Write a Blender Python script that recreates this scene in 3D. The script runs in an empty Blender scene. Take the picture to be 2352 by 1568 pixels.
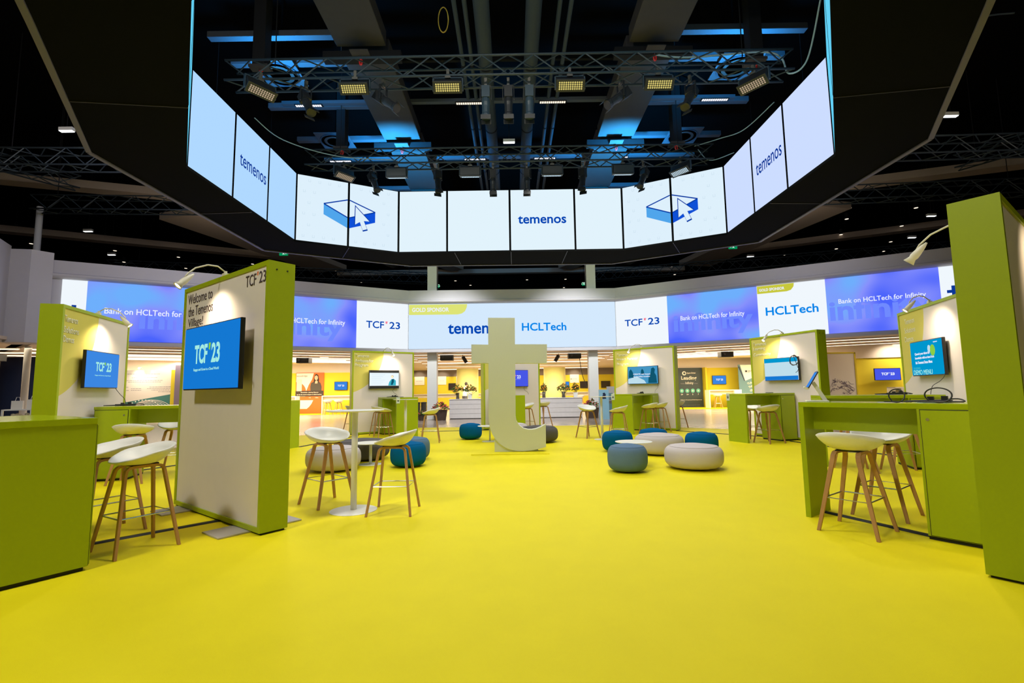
import bpy, bmesh, math, random
from mathutils import Vector, Matrix, Euler
random.seed(7)
S = bpy.context.scene
C = S.collection
PI = math.pi
# ------------------------------------------------------------------ camera, world, exposure
cam_d = bpy.data.cameras.new('camera')
cam = bpy.data.objects.new('camera', cam_d)
C.objects.link(cam)
S.camera = cam
cam_d.sensor_width = 36.0
cam_d.lens = 1113.475 / 2352.0 * 36.0
cam_d.clip_start = 0.05
cam_d.clip_end = 200
R_ = Vector((0.99989144, 0.00146615, -0.0146617))
U_ = Vector((0.01473482, -0.09949132, 0.99492932))
F_ = Vector((0.0, 0.99503735, 0.09950213))
m3 = Matrix((R_, U_, -F_)).transposed()
cam.matrix_world = Matrix.Translation((0, 0, 1.2533)) @ m3.to_4x4()

w = bpy.data.worlds.new('world')
S.world = w
w.use_nodes = True
w.node_tree.nodes['Background'].inputs[0].default_value = (0.6, 0.55, 0.55, 1)
w.node_tree.nodes['Background'].inputs[1].default_value = 0.05
S.view_settings.view_transform = 'Standard'
S.view_settings.look = 'None'
S.view_settings.gamma = 1.0
S.view_settings.exposure = 0.0
S.view_settings.use_curve_mapping = False
S.cycles.max_bounces = 8
S.cycles.diffuse_bounces = 4
S.cycles.glossy_bounces = 4
S.cycles.use_denoising = True
S.cycles.sample_clamp_indirect = 4.0


def light(name, kind, loc, energy, color=(1, 1, 1), target=None, size=0.3, size_y=None, spot=60, blend=0.5, parent=None):
    d = bpy.data.lights.new(name, kind)
    d.energy = energy
    d.color = color
    if kind == 'AREA':
        d.shape = 'RECTANGLE' if size_y else 'DISK'
        d.size = size
        if size_y:
            d.size_y = size_y
    elif kind == 'SPOT':
        d.spot_size = math.radians(spot)
        d.spot_blend = blend
        d.shadow_soft_size = size
    else:
        d.shadow_soft_size = size
    o = bpy.data.objects.new(name, d)
    C.objects.link(o)
    o.location = loc
    if target is not None:
        o.rotation_euler = (Vector(target) - Vector(loc)).to_track_quat('-Z', 'Y').to_euler()
    if parent:
        o.parent = parent
    return o


WARM = (1.0, 0.86, 0.66)
NEUT = (1.0, 0.965, 0.86)
# house floods high over the village (truss and hall fittings), with added wall, desk and roof fills
for (x, y, e) in ((-4.3, 9.3, 300), (-2.3, 9.3, 300), (2.3, 9.3, 300), (4.3, 9.3, 300), (-3.2, 13.4, 350), (0.9, 13.4, 375), (3.2, 13.4, 350)):
    light('truss_flood', 'SPOT', (x, y, 7.2), e, NEUT, (x * .9, y + 1.0, 0), size=0.25, spot=150, blend=0.7)
for (x, y, z, e, c, t) in ((-3.8, 17.0, 6.9, 330, (0.80, 0.95, 0.72), (-3.8, 21.5, 4.4)), (3.8, 17.0, 6.9, 330, (0.80, 0.95, 0.72), (3.8, 21.5, 4.4)),
                           (-8.3, 13.8, 7.6, 420, (0.82, 0.80, 0.95), (-10.0, 18.2, 4.8)), (8.3, 13.8, 7.6, 420, (0.82, 0.80, 0.95), (10.0, 18.2, 4.8)),
                           (-9.5, 11.0, 7.6, 420, (0.80, 0.78, 1.0), (-15.2, 14.6, 4.8))):
    light('wall_fill', 'SPOT', (x, y, z), e, c, t, size=0.2, spot=120, blend=1.0)  # added spots without a fitting, to brighten the fascia walls
for x in (-2.5, 2.5):
    light('desk_fill', 'SPOT', (x, 17.6, 7.0), 1900, (0.95, 0.95, 1.0), (x * 1.1, 22.6, 0.9), size=0.3, spot=75, blend=1.0)  # added spots that lift the reception desks and lower columns
for (x, y, e) in ((0, 19.5, 200), (-11, 19, 200), (11, 19, 200), (-14, 10, 110), (14, 10, 110)):
    light('roof_fill', 'SPOT', (x, y, 6.4), e, (1.0, 0.85, 0.72), (x * 1.1, y + 3, 12), size=0.3, spot=165, blend=1.0)  # added upward spots in place of the hall's ambient light
for (x, y, e, t) in ((0, 4.6, 275, (0, 6.2, 0)), (-5.2, -1.5, 440, (-2.6, 5.5, 1.0)), (5.2, -1.5, 50, (2.8, 4.5, 1.0))):
    light('hall_flood', 'AREA', (x, y, 8.6), e, NEUT, t, size=1.2, size_y=0.8)
# added blue spots standing in for the LED ring's glow on the roof
for (x, y, e, t) in ((-3.9, 14.75, 4200, (-3.6, 17.5, 11)), (3.9, 14.75, 4200, (3.6, 17.5, 11)), (-5.9, 11.4, 1000, (-5.7, 12.5, 12)), (5.9, 11.4, 1000, (5.7, 12.5, 12))):
    light('blue_roof_fill', 'SPOT', (x, y, 7.85 if y > 14 else 8.5), e, (0.03, 0.42, 1.0), t, size=0.15, spot=115 if y > 14 else 140, blend=0.9)
# light inside the side rooms under the low ceiling
for (x, y, sx, e) in ((-13.5, 25.5, 9, 800), (13.5, 25.5, 9, 800), (0, 29, 10, 900), (0, 37.5, 12, 900), (-19, 18, 4, 160), (19.0, 20, 5, 260)):
    light('room_light', 'AREA', (x, y, 2.98), e * 1.6, (1.0, 0.83, 0.58), (x, y, 0), size=sx, size_y=4)

# ------------------------------------------------------------------ materials
MATS = {}


def mat(name, col, rough=0.5, metal=0.0, emit=None, strength=1.0, noise=0.0, nscale=30.0, bump=0.0, spec=0.5, bscale=200.0):
    m = bpy.data.materials.new(name)
    m.use_nodes = True
    nt = m.node_tree
    b = nt.nodes['Principled BSDF']
    b.inputs['Base Color'].default_value = (*col, 1)
    b.inputs['Roughness'].default_value = rough
    b.inputs['Metallic'].default_value = metal
    b.inputs['Specular IOR Level'].default_value = spec
    if emit:
        b.inputs['Emission Color'].default_value = (*emit, 1)
        b.inputs['Emission Strength'].default_value = strength
    if noise > 0 or bump > 0:
        tc = nt.nodes.new('ShaderNodeTexCoord')
        n = nt.nodes.new('ShaderNodeTexNoise')
        n.inputs['Scale'].default_value = nscale
        n.inputs['Detail'].default_value = 4
        nt.links.new(tc.outputs['Object'], n.inputs['Vector'])
        if noise > 0:
            mx = nt.nodes.new('ShaderNodeMix')
            mx.data_type = 'RGBA'
            mx.inputs['A'].default_value = (*[c * (1 - noise) for c in col], 1)
            mx.inputs['B'].default_value = (*[min(1, c * (1 + noise)) for c in col], 1)
            nt.links.new(n.outputs['Fac'], mx.inputs['Factor'])
            nt.links.new(mx.outputs['Result'], b.inputs['Base Color'])
        if bump > 0:
            n2 = nt.nodes.new('ShaderNodeTexNoise')
            n2.inputs['Scale'].default_value = bscale
            nt.links.new(tc.outputs['Object'], n2.inputs['Vector'])
            bp = nt.nodes.new('ShaderNodeBump')
            bp.inputs['Strength'].default_value = bump
            bp.inputs['Distance'].default_value = 0.01
            nt.links.new(n2.outputs['Fac'], bp.inputs['Height'])
            nt.links.new(bp.outputs['Normal'], b.inputs['Normal'])
    MATS[name] = m
    return m


def emis(name, col, strength=1.0):
    m = bpy.data.materials.new(name)
    m.use_nodes = True
    nt = m.node_tree
    nt.nodes.remove(nt.nodes['Principled BSDF'])
    e = nt.nodes.new('ShaderNodeEmission')
    e.inputs[0].default_value = (*col, 1)
    e.inputs[1].default_value = strength
    nt.links.new(e.outputs[0], nt.nodes['Material Output'].inputs[0])
    return m


def srgb(r, g, b):
    f = lambda c: c / 12.92 if c <= 0.04045 else ((c + 0.055) / 1.055) ** 2.4
    return (f(r / 255), f(g / 255), f(b / 255))


M = {}
M['carpet'] = mat('yellow_carpet', (0.84, 0.715, 0.004), 0.62, noise=0.05, nscale=3, bump=0.25, bscale=400, spec=0.22)
M['green'] = mat('lime_laminate', (0.345, 0.435, 0.004), 0.42, noise=0.02, nscale=60, spec=0.35)
M['greentop'] = mat('lime_laminate_top', (0.345, 0.435, 0.004), 0.16, noise=0.02, nscale=60, spec=0.5)
M['black'] = mat('black_plinth', (0.006, 0.006, 0.006), 0.6)
M['white'] = mat('white_plastic', (0.80, 0.79, 0.75), 0.35, noise=0.01)
M['whitepaint'] = mat('white_paint', (0.78, 0.77, 0.73), 0.4, noise=0.01)
M['wall'] = mat('wall_paint', (0.52, 0.50, 0.52), 0.75, noise=0.03, nscale=4)
M['column'] = mat('column_paint', (0.66, 0.66, 0.64), 0.7, noise=0.02)
M['fabricwall'] = mat('white_fabric_print', (0.76, 0.69, 0.66), 0.85, noise=0.03, nscale=6)
M['wood'] = mat('oak_leg', (0.46, 0.24, 0.095), 0.45, noise=0.18, nscale=14)
M['steel'] = mat('steel_rod', (0.62, 0.60, 0.56), 0.25, metal=0.9, noise=0.02)
M['plate'] = mat('grey_steel_plate', (0.50, 0.47, 0.46), 0.45, metal=0.3, noise=0.06)
M['bezel'] = mat('black_bezel', (0.012, 0.012, 0.014), 0.35)
M['cable'] = mat('black_cable', (0.008, 0.008, 0.009), 0.5)
M['bluecable'] = mat('pale_blue_cable', (0.30, 0.45, 0.55), 0.5)
M['yellowcable'] = mat('yellow_cable', (0.75, 0.55, 0.08), 0.5)
M['ceil'] = mat('black_ceiling', (0.003, 0.003, 0.0032), 1.0, spec=0.02)
M['ceilmat'] = mat('dark_steel', (0.012, 0.012, 0.014), 0.7, noise=0.1, spec=0.15)
M['duct'] = mat('galvanised_duct', (0.05, 0.044, 0.044), 0.6, spec=0.25, noise=0.10, nscale=5)
M['pipe'] = mat('grey_pipe', (0.04, 0.052, 0.065), 0.6, spec=0.2, noise=0.08, nscale=20)
M['beam'] = mat('grey_beam', (0.07, 0.08, 0.10), 0.6, noise=0.08, spec=0.2)
M['brownbeam'] = mat('brown_beam', (0.34, 0.27, 0.21), 0.8, noise=0.06)
M['truss'] = mat('truss_aluminium', (0.032, 0.048, 0.062), 0.5, metal=0.1, noise=0.04)
M['fixture'] = mat('black_fixture', (0.02, 0.022, 0.026), 0.4, noise=0.05)
M['fixtblue'] = mat('grey_fixture', (0.035, 0.06, 0.085), 0.4, noise=0.05)
M['red'] = mat('red_shackle', (0.7, 0.03, 0.03), 0.4)
M['soffit'] = mat('black_soffit', (0.004, 0.0045, 0.005), 0.9, noise=0.1, nscale=2, spec=0.05)
M['trimlav'] = mat('pale_edge_trim', (0.12, 0.12, 0.22), 0.5)
M['blue_f'] = mat('petrol_blue_felt', (0.0, 0.10, 0.27), 0.95, noise=0.08, nscale=120, bump=0.2, spec=0.1)
M['ltblue_f'] = mat('grey_blue_felt', (0.115, 0.19, 0.30), 0.95, noise=0.08, nscale=120, bump=0.2, spec=0.1)
M['white_f'] = mat('off_white_felt', (0.56, 0.50, 0.50), 0.95, noise=0.05, nscale=120, bump=0.2, spec=0.1)
M['grey_f'] = mat('dark_grey_felt', (0.115, 0.105, 0.11), 0.95, noise=0.08, nscale=120, bump=0.2, spec=0.1)
M['yellowwall'] = mat('yellow_wall', (0.68, 0.56, 0.025), 0.8, noise=0.03, nscale=2)
M['cream'] = mat('cream_wall', (0.66, 0.58, 0.50), 0.8, noise=0.02, nscale=2)
M['taupe'] = mat('taupe_wall', (0.20, 0.165, 0.14), 0.8, noise=0.03)
M['creamcounter'] = mat('cream_counter', (0.82, 0.78, 0.66), 0.5, noise=0.02)
M['lowceil'] = mat('low_ceiling', (0.66, 0.55, 0.43), 0.6, noise=0.04, nscale=2)
M['strip'] = emis('strip_light', (1.0, 0.80, 0.58), 2.4)
M['panelglow'] = emis('ceiling_light_panel', (1.0, 0.88, 0.70), 2.2)
M['ledwhite'] = emis('led_white', (0.95, 1.0, 1.0), 2.5)
M['ledgrey'] = emis('led_batten_white', (0.85, 0.86, 0.95), 1.3)
M['ledwarm'] = emis('led_batten_warm', (1.0, 0.85, 0.68), 1.2)
M['exitgreen'] = emis('exit_green', (0.0, 0.26, 0.09), 1.0)
M['exitwhite'] = emis('exit_white', (0.7, 0.9, 0.8), 1.0)
M['navy'] = mat('navy_wall', (0.004, 0.012, 0.05), 0.5, noise=0.05)
M['wine'] = mat('wine_wall', (0.16, 0.085, 0.10), 0.4, noise=0.1)
M['deskgrey'] = mat('grey_planked_desk', (0.62, 0.58, 0.57), 0.6, noise=0.06, nscale=8)
M['leaf'] = mat('green_leaf', (0.07, 0.13, 0.02), 0.6, noise=0.3, nscale=20)
M['redflower'] = mat('red_flower', (0.45, 0.06, 0.06), 0.6, noise=0.3, nscale=20)
M['orangeflower'] = mat('orange_flower', (0.75, 0.28, 0.03), 0.6, noise=0.2, nscale=20)
M['basket'] = mat('dark_wicker', (0.06, 0.038, 0.028), 0.85, noise=0.4, nscale=40, bump=0.6, bscale=60)
M['vase'] = mat('grey_glass_vase', (0.10, 0.085, 0.06), 0.15)
M['bin'] = mat('dark_bin', (0.055, 0.05, 0.05), 0.35, metal=0.4)
M['lampwhite'] = mat('lamp_shell', (0.72, 0.68, 0.55), 0.4)
M['lampglow'] = emis('lamp_glow', (1.0, 0.88, 0.62), 9.0)
M['skin'] = mat('skin', (0.45, 0.25, 0.17), 0.6)
M['hair'] = mat('dark_hair', (0.02, 0.014, 0.01), 0.7)
M['shirt'] = mat('white_shirt', (0.75, 0.74, 0.7), 0.8)
M['trouser'] = mat('dark_trousers', (0.03, 0.03, 0.035), 0.8)
M['card'] = mat('pale_info_card', (0.62, 0.68, 0.62), 0.5)
M['cardtext'] = mat('card_text', (0.05, 0.06, 0.06), 0.6)
M['darktext'] = mat('dark_plum_text', (0.07, 0.045, 0.05), 0.7)
M['paletext'] = mat('pale_text', (0.78, 0.76, 0.62), 0.8)
M['sheet_teal'] = mat('teal_print', (0.05, 0.20, 0.19), 0.6)
M['sheet_tealdk'] = mat('dark_teal_print', (0.03, 0.11, 0.10), 0.6)
M['ink'] = mat('ink_print', (0.03, 0.03, 0.035), 0.6)
M['inkgrey'] = mat('grey_ink_print', (0.30, 0.27, 0.30), 0.7)
M['ink_lilac'] = mat('lilac_ink_print', (0.20, 0.16, 0.24), 0.7)
M['sheet_dark'] = mat('dark_banner_print', (0.025, 0.042, 0.045), 0.5)
M['sheet_orange'] = mat('orange_banner_print', (0.80, 0.13, 0.015), 0.6)
M['sheet_black'] = mat('black_banner_print', (0.035, 0.02, 0.015), 0.6)
M['sheet_white'] = mat('white_banner_print', (0.80, 0.75, 0.68), 0.6)
M['sheet_slate'] = mat('slate_banner_print', (0.10, 0.20, 0.24), 0.6)
M['mint'] = mat('mint_print', (0.10, 0.42, 0.32), 0.6)
M['cardigan'] = mat('grey_knit_print', (0.07, 0.06, 0.05), 0.8)
M['facetone'] = mat('portrait_skin_print', (0.70, 0.42, 0.30), 0.7)
M['bottle'] = mat('pale_bottle', (0.6, 0.62, 0.65), 0.2)
M['cauli'] = mat('cream_floret', (0.62, 0.55, 0.38), 0.8, noise=0.3, nscale=30)
# screens
M['scr_blue'] = emis('screen_blue', srgb(20, 120, 210), 1.0)
M['scr_blue2'] = emis('screen_blue_far', srgb(60, 135, 225), 1.0)
M['scr_indigo'] = emis('screen_indigo', srgb(72, 88, 230), 1.0)
M['scr_cyan'] = emis('screen_cyan', srgb(0, 150, 205), 1.0)
M['scr_white'] = emis('screen_white', srgb(232, 244, 248), 1.05)
M['scr_pale'] = emis('screen_pale_blue', srgb(190, 222, 235), 1.0)
M['scr_teal'] = emis('screen_teal', srgb(60, 180, 200), 1.0)
M['scr_dteal'] = emis('screen_dark_teal', srgb(15, 85, 110), 1.0)
M['scr_mint'] = emis('screen_mint_text', srgb(165, 235, 225), 1.0)
M['scr_lime'] = emis('screen_lime', srgb(140, 205, 70), 1.0)
M['scr_off'] = mat('screen_off', (0.02, 0.013, 0.01), 0.25)
M['scr_photo'] = emis('screen_photo_blue', srgb(70, 150, 195), 1.0)
M['led_text'] = emis('led_navy_text', srgb(0, 70, 180), 1.0)
M['led_navy'] = emis('led_dark_navy_text', srgb(10, 55, 150), 1.0)
M['led_azure'] = emis('led_azure_text', srgb(0, 135, 235), 1.0)
M['led_wtext'] = emis('led_white_text', srgb(235, 240, 255), 1.0)
M['led_pink'] = emis('led_pink_mark', srgb(245, 130, 150), 1.0)
M['led_mustard'] = emis('led_mustard_tab', srgb(200, 200, 60), 1.0)
M['led_mustardL'] = emis('led_lemon_tab', srgb(222, 228, 118), 1.0)
M['led_face'] = emis('led_near_white', srgb(240, 247, 253), 1.0)
M['led_sky'] = emis('led_pale_sky', srgb(212, 233, 253), 1.0)
M['led_ghost'] = emis('led_ghost_letter', srgb(112, 138, 254), 1.0)
M['ring_F'] = emis('ring_screen_front', srgb(226, 243, 252), 1.0)
M['ring_D'] = emis('ring_screen_diagonal', srgb(222, 240, 252), 1.0)
M['ring_SL'] = emis('ring_screen_left', srgb(172, 212, 251), 1.05)  # left and right face colours carry the bluish dimming of an oblique view
M['ring_SR'] = emis('ring_screen_right', srgb(200, 216, 251), 1.05)
M['ring_B'] = emis('ring_screen_near', srgb(95, 200, 235), 1.1)  # cyan cast of the grazing view put into the near-face colour
M['icon_grid'] = emis('led_faint_icon', srgb(205, 226, 240), 1.0)
M['icon_navy'] = emis('led_icon_navy', srgb(5, 60, 165), 1.0)
M['icon_blue'] = emis('led_icon_blue', srgb(15, 80, 215), 1.0)
M['icon_sky'] = emis('led_icon_sky', srgb(80, 165, 235), 1.0)


def grad_led(name):
    """moving-colour advert background shown by the LED wall (picture content)"""
    m = bpy.data.materials.new(name)
    m.use_nodes = True
    nt = m.node_tree
    nt.nodes.remove(nt.nodes['Principled BSDF'])
    tc = nt.nodes.new('ShaderNodeTexCoord')
    n = nt.nodes.new('ShaderNodeTexNoise')
    n.inputs['Scale'].default_value = 0.55
    n.inputs['Detail'].default_value = 1.0
    r = nt.nodes.new('ShaderNodeValToRGB')
    r.color_ramp.elements[0].position = 0.36
    r.color_ramp.elements[0].color = (*srgb(75, 100, 252), 1)
    r.color_ramp.elements[1].position = 0.66
    r.color_ramp.elements[1].color = (*srgb(110, 175, 252), 1)
    e2 = r.color_ramp.elements.new(0.52)
    e2.color = (*srgb(135, 145, 252), 1)
    e = nt.nodes.new('ShaderNodeEmission')
    nt.links.new(tc.outputs['Object'], n.inputs['Vector'])
    nt.links.new(n.outputs['Fac'], r.inputs['Fac'])
    nt.links.new(r.outputs['Color'], e.inputs[0])
    nt.links.new(e.outputs[0], nt.nodes['Material Output'].inputs[0])
    return m


M['led_grad'] = grad_led('led_advert_gradient')


def circle_fabric(name):
    """white printed fabric with the pale mustard quarter disc of the booth graphic"""
    m = bpy.data.materials.new(name)
    m.use_nodes = True
    nt = m.node_tree
    b = nt.nodes['Principled BSDF']
    b.inputs['Roughness'].default_value = 0.85
    b.inputs['Specular IOR Level'].default_value = 0.2
    tc = nt.nodes.new('ShaderNodeTexCoord')
    sub = nt.nodes.new('ShaderNodeVectorMath')
    sub.operation = 'SUBTRACT'
    sub.inputs[1].default_value = (-0.36, 0, 2.5)
    mul = nt.nodes.new('ShaderNodeVectorMath')
    mul.operation = 'MULTIPLY'
    mul.inputs[1].default_value = (1, 0, 1)
    ln = nt.nodes.new('ShaderNodeVectorMath')
    ln.operation = 'LENGTH'
    lt = nt.nodes.new('ShaderNodeMath')
    lt.operation = 'LESS_THAN'
    lt.inputs[1].default_value = 1.31
    mx = nt.nodes.new('ShaderNodeMix')
    mx.data_type = 'RGBA'
    mx.inputs['A'].default_value = (0.70, 0.63, 0.63, 1)
    mx.inputs['B'].default_value = (0.62, 0.55, 0.13, 1)
    nt.links.new(tc.outputs['Object'], sub.inputs[0])
    nt.links.new(sub.outputs[0], mul.inputs[0])
    nt.links.new(mul.outputs[0], ln.inputs[0])
    nt.links.new(ln.outputs['Value'], lt.inputs[0])
    nt.links.new(lt.outputs[0], mx.inputs['Factor'])
    nt.links.new(mx.outputs['Result'], b.inputs['Base Color'])
    return m


M['fabriccircle'] = circle_fabric('booth_fabric_quarter_disc')


def planks(name, c1, c2, c3, rough):
    m = bpy.data.materials.new(name)
    m.use_nodes = True
    nt = m.node_tree
    b = nt.nodes['Principled BSDF']
    b.inputs['Roughness'].default_value = rough
    tc = nt.nodes.new('ShaderNodeTexCoord')
    mp = nt.nodes.new('ShaderNodeMapping')
    br = nt.nodes.new('ShaderNodeTexBrick')
    br.inputs['Color1'].default_value = (*c1, 1)
    br.inputs['Color2'].default_value = (*c2, 1)
    br.inputs['Mortar'].default_value = (*c3, 1)
    br.inputs['Scale'].default_value = 1.0
    br.inputs['Mortar Size'].default_value = 0.006
    br.inputs['Bias'].default_value = 0.1
    br.inputs['Brick Width'].default_value = 2.4
    br.inputs['Row Height'].default_value = 0.22
    nt.links.new(tc.outputs['Object'], mp.inputs['Vector'])
    nt.links.new(mp.outputs['Vector'], br.inputs['Vector'])
    nt.links.new(br.outputs['Color'], b.inputs['Base Color'])
    return m


M['floorwood'] = planks('plank_floor', (0.22, 0.17, 0.14), (0.40, 0.33, 0.28), (0.08, 0.06, 0.05), 0.2)


# ------------------------------------------------------------------ mesh helpers
class MB:
    def __init__(s):
        s.v = []
        s.f = []

    def add(s, vs, fs):
        n = len(s.v)
        s.v += [tuple(v) for v in vs]
        s.f += [tuple(i + n for i in f) for f in fs]
        return s

    def box(s, x0, x1, y0, y1, z0, z1):
        return s.add([(x0, y0, z0), (x1, y0, z0), (x1, y1, z0), (x0, y1, z0), (x0, y0, z1), (x1, y0, z1), (x1, y1, z1), (x0, y1, z1)],
                     [(0, 3, 2, 1), (4, 5, 6, 7), (0, 1, 5, 4), (1, 2, 6, 5), (2, 3, 7, 6), (3, 0, 4, 7)])

    def tube(s, pts, r, seg=8, radii=None, caps=True):
        pts = [Vector(p) for p in pts]
        vs = []
        prev = None
        for i, p in enumerate(pts):
            t = (pts[min(i + 1, len(pts) - 1)] - pts[max(i - 1, 0)]).normalized()
            if prev is None:
                a = Vector((0, 0, 1)) if abs(t.z) < 0.9 else Vector((1, 0, 0))
                n = t.cross(a).normalized()
            else:
                n = (prev - t * prev.dot(t)).normalized()
            prev = n
            b = t.cross(n)
            rr = radii[i] if radii else r
            for k in range(seg):
                an = 2 * PI * k / seg
                vs.append(p + n * (rr * math.cos(an)) + b * (rr * math.sin(an)))
        fs = []
        for i in range(len(pts) - 1):
            for k in range(seg):
                a = i * seg + k
                b2 = i * seg + (k + 1) % seg
                fs.append((a, b2, b2 + seg, a + seg))
        if caps:
            fs.append(tuple(range(seg - 1, -1, -1)))
            fs.append(tuple((len(pts) - 1) * seg + k for k in range(seg)))
        return s.add(vs, fs)

    def lathe(s, prof, seg=32, cx=0, cy=0):
        vs = []
        for r, z in prof:
            for k in range(seg):
                a = 2 * PI * k / seg
                vs.append((cx + r * math.cos(a), cy + r * math.sin(a), z))
        fs = []
        for i in range(len(prof) - 1):
            for k in range(seg):
                a = i * seg + k
                b = i * seg + (k + 1) % seg
                fs.append((a, b, b + seg, a + seg))
        if prof[0][0] > 1e-5:
            fs.append(tuple(range(seg - 1, -1, -1)))
        if prof[-1][0] > 1e-5:
            fs.append(tuple((len(prof) - 1) * seg + k for k in range(seg)))
        return s.add(vs, fs)

    def prism(s, poly, axis, a, b):
        """polygon of 2-d points extruded along an axis: 'z' (x,y), 'y' (x,z), 'x' (y,z)"""
        n = len(poly)
        if axis == 'z':
            P = lambda p, t: (p[0], p[1], t)
        elif axis == 'y':
            P = lambda p, t: (p[0], t, p[1])
        else:
            P = lambda p, t: (t, p[0], p[1])
        vs = [P(p, a) for p in poly] + [P(p, b) for p in poly]
        fs = [tuple(range(n - 1, -1, -1)), tuple(range(n, 2 * n))] + [(i, (i + 1) % n, n + (i + 1) % n, n + i) for i in range(n)]
        return s.add(vs, fs)

    def ico(s, c, r, sub=1, jit=0.0, sc=(1, 1, 1)):
        bm = bmesh.new()
        bmesh.ops.create_icosphere(bm, subdivisions=sub, radius=r)
        vs = [(c[0] + v.co.x * sc[0] * (1 + random.uniform(-jit, jit)), c[1] + v.co.y * sc[1] * (1 + random.uniform(-jit, jit)), c[2] + v.co.z * sc[2] * (1 + random.uniform(-jit, jit))) for v in bm.verts]
        fs = [tuple(v.index for v in f.verts) for f in bm.faces]
        bm.free()
        return s.add(vs, fs)


def obj(name, mb, m, parent=None, smooth=False, bevel=0.0, loc=None, rot=None, recalc=True):
    me = bpy.data.meshes.new(name)
    me.from_pydata(mb.v, [], mb.f)
    if recalc:
        bm = bmesh.new()
        bm.from_mesh(me)
        bmesh.ops.recalc_face_normals(bm, faces=bm.faces)
        bm.to_mesh(me)
        bm.free()
    me.materials.append(M[m] if isinstance(m, str) else m)
    if smooth:
        for p in me.polygons:
            p.use_smooth = True
    o = bpy.data.objects.new(name, me)
    C.objects.link(o)
    if parent:
        o.parent = parent
    if loc:
        o.location = loc
    if rot:
        o.rotation_euler = rot
    if bevel > 0:
        b = o.modifiers.new('bevel', 'BEVEL')
        b.width = bevel
        b.segments = 2
        b.limit_method = 'ANGLE'
    return o


def tag(o, label, cat, group=None, kind=None):
    if label:
        o['label'] = label
    if cat:
        o['category'] = cat
    if group:
        o['group'] = group
    if kind:
        o['kind'] = kind
    return o


def thing(name, label, cat, loc=(0, 0, 0), rotz=0.0, group=None):
    o = bpy.data.objects.new(name, None)
    o.empty_display_size = 0.2
    C.objects.link(o)
    o.location = loc
    o.rotation_euler = (0, 0, rotz)
    return tag(o, label, cat, group)


def struct(name, mb, m, **k):
    o = obj(name, mb, m, **k)
    o['kind'] = 'structure'
    return o


def copy_tree(o, parent=None):
    c = o.copy()
    C.objects.link(c)
    c.parent = parent
    for ch in list(o.children):
        copy_tree(ch, c)
    return c


def lettering(parent, text, x, z, w_, h_, m, y=-0.012, bold=0.0, align='L', name='lettering', rotx=PI / 2, roty=0.0, thick=0.0015, italic=0.0):
    """a word or line as real raised letters on a face whose viewer side is local -y; (x,z) is the lower left of its box"""
    cu = bpy.data.curves.new('txt', 'FONT')
    cu.body = text
    cu.size = 1.0
    cu.offset = bold
    cu.extrude = 0.0
    cu.shear = italic
    cu.resolution_u = 3
    to = bpy.data.objects.new('txt', cu)
    C.objects.link(to)
    dg = bpy.context.evaluated_depsgraph_get()
    me = bpy.data.meshes.new_from_object(to.evaluated_get(dg))
    bpy.data.objects.remove(to)
    bpy.data.curves.remove(cu)
    xs = [v.co.x for v in me.vertices]
    ys = [v.co.y for v in me.vertices]
    if not xs:
        return None
    x0, x1, y0, y1 = min(xs), max(xs), min(ys), max(ys)
    sx = w_ / (x1 - x0)
    sy = h_ / (y1 - y0) if h_ else sx
    for v in me.vertices:
        v.co = ((v.co.x - x0) * sx, (v.co.y - y0) * sy, 0)
    bm = bmesh.new()
    bm.from_mesh(me)
    r = bmesh.ops.extrude_face_region(bm, geom=list(bm.faces))
    vv = [g for g in r['geom'] if isinstance(g, bmesh.types.BMVert)]
    bmesh.ops.translate(bm, verts=vv, vec=(0, 0, thick))
    bmesh.ops.recalc_face_normals(bm, faces=bm.faces)
    bm.to_mesh(me)
    bm.free()
    me.materials.clear()
    me.materials.append(M[m] if isinstance(m, str) else m)
    me.name = name
    o = bpy.data.objects.new(name, me)
    C.objects.link(o)
    o.parent = parent
    o.location = (x, y, z)
    o.rotation_euler = Euler((rotx, 0, 0)).to_matrix().to_euler()
    if roty:
        o.rotation_euler = (Matrix.Rotation(roty, 3, 'Y') @ Matrix.Rotation(PI / 2, 3, 'X')).to_euler()
    return o


def flat(parent, name, pts, m, y=-0.01, t=0.004):
    return obj(name, MB().prism(pts, 'y', y, y + t), m, parent)


def arc(cx, cy, r, a0, a1, n=12):
    return [(cx + r * math.cos(math.radians(a0 + (a1 - a0) * i / n)), cy + r * math.sin(math.radians(a0 + (a1 - a0) * i / n))) for i in range(n + 1)]


# ------------------------------------------------------------------ the setting
struct('floor', MB().box(-40, 40, -8, 50, -0.08, -0.008), 'floorwood')
CARP = [(-3.4, 17.0), (-6.3, 14.7), (-8.0, 12.2), (-8.6, 9.0), (-8.6, -4), (8.6, -4), (8.6, 9.0), (8.0, 12.2), (6.5, 14.6), (3.4, 17.0)]
tag(obj('carpet', MB().prism(CARP, 'z', -0.008, 0.0), 'carpet'), 'bright yellow eight-sided carpet under all the lime green booths', 'carpet')
for sgn, nm in ((-1, 'left'), (1, 'right')):
    tag(obj('carpet', MB().prism([(sgn * 17.5, 26.4), (sgn * 13.0, 28.2), (sgn * 9.3, 28.6), (sgn * 9.3, 31.0 if sgn > 0 else 29.9), (sgn * 14.0, 31.0 if sgn > 0 else 29.9)], 'z', -0.008, -0.001), 'carpet'), 'strip of yellow carpet along the far %s booths beyond the plank floor' % nm, 'carpet')
struct('ceiling', MB().box(-40, 40, -8, 48, 12.2, 12.3), 'ceil')
struct('wall_far', MB().box(-40, 40, 46.0, 46.2, 0, 12.2), 'ceil')
struct('wall_far_left', MB().box(-36.2, -36, -8, 46, 0, 12.2), 'ceil')
struct('wall_far_right', MB().box(36, 36.2, -8, 46, 0, 12.2), 'ceil')

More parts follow.
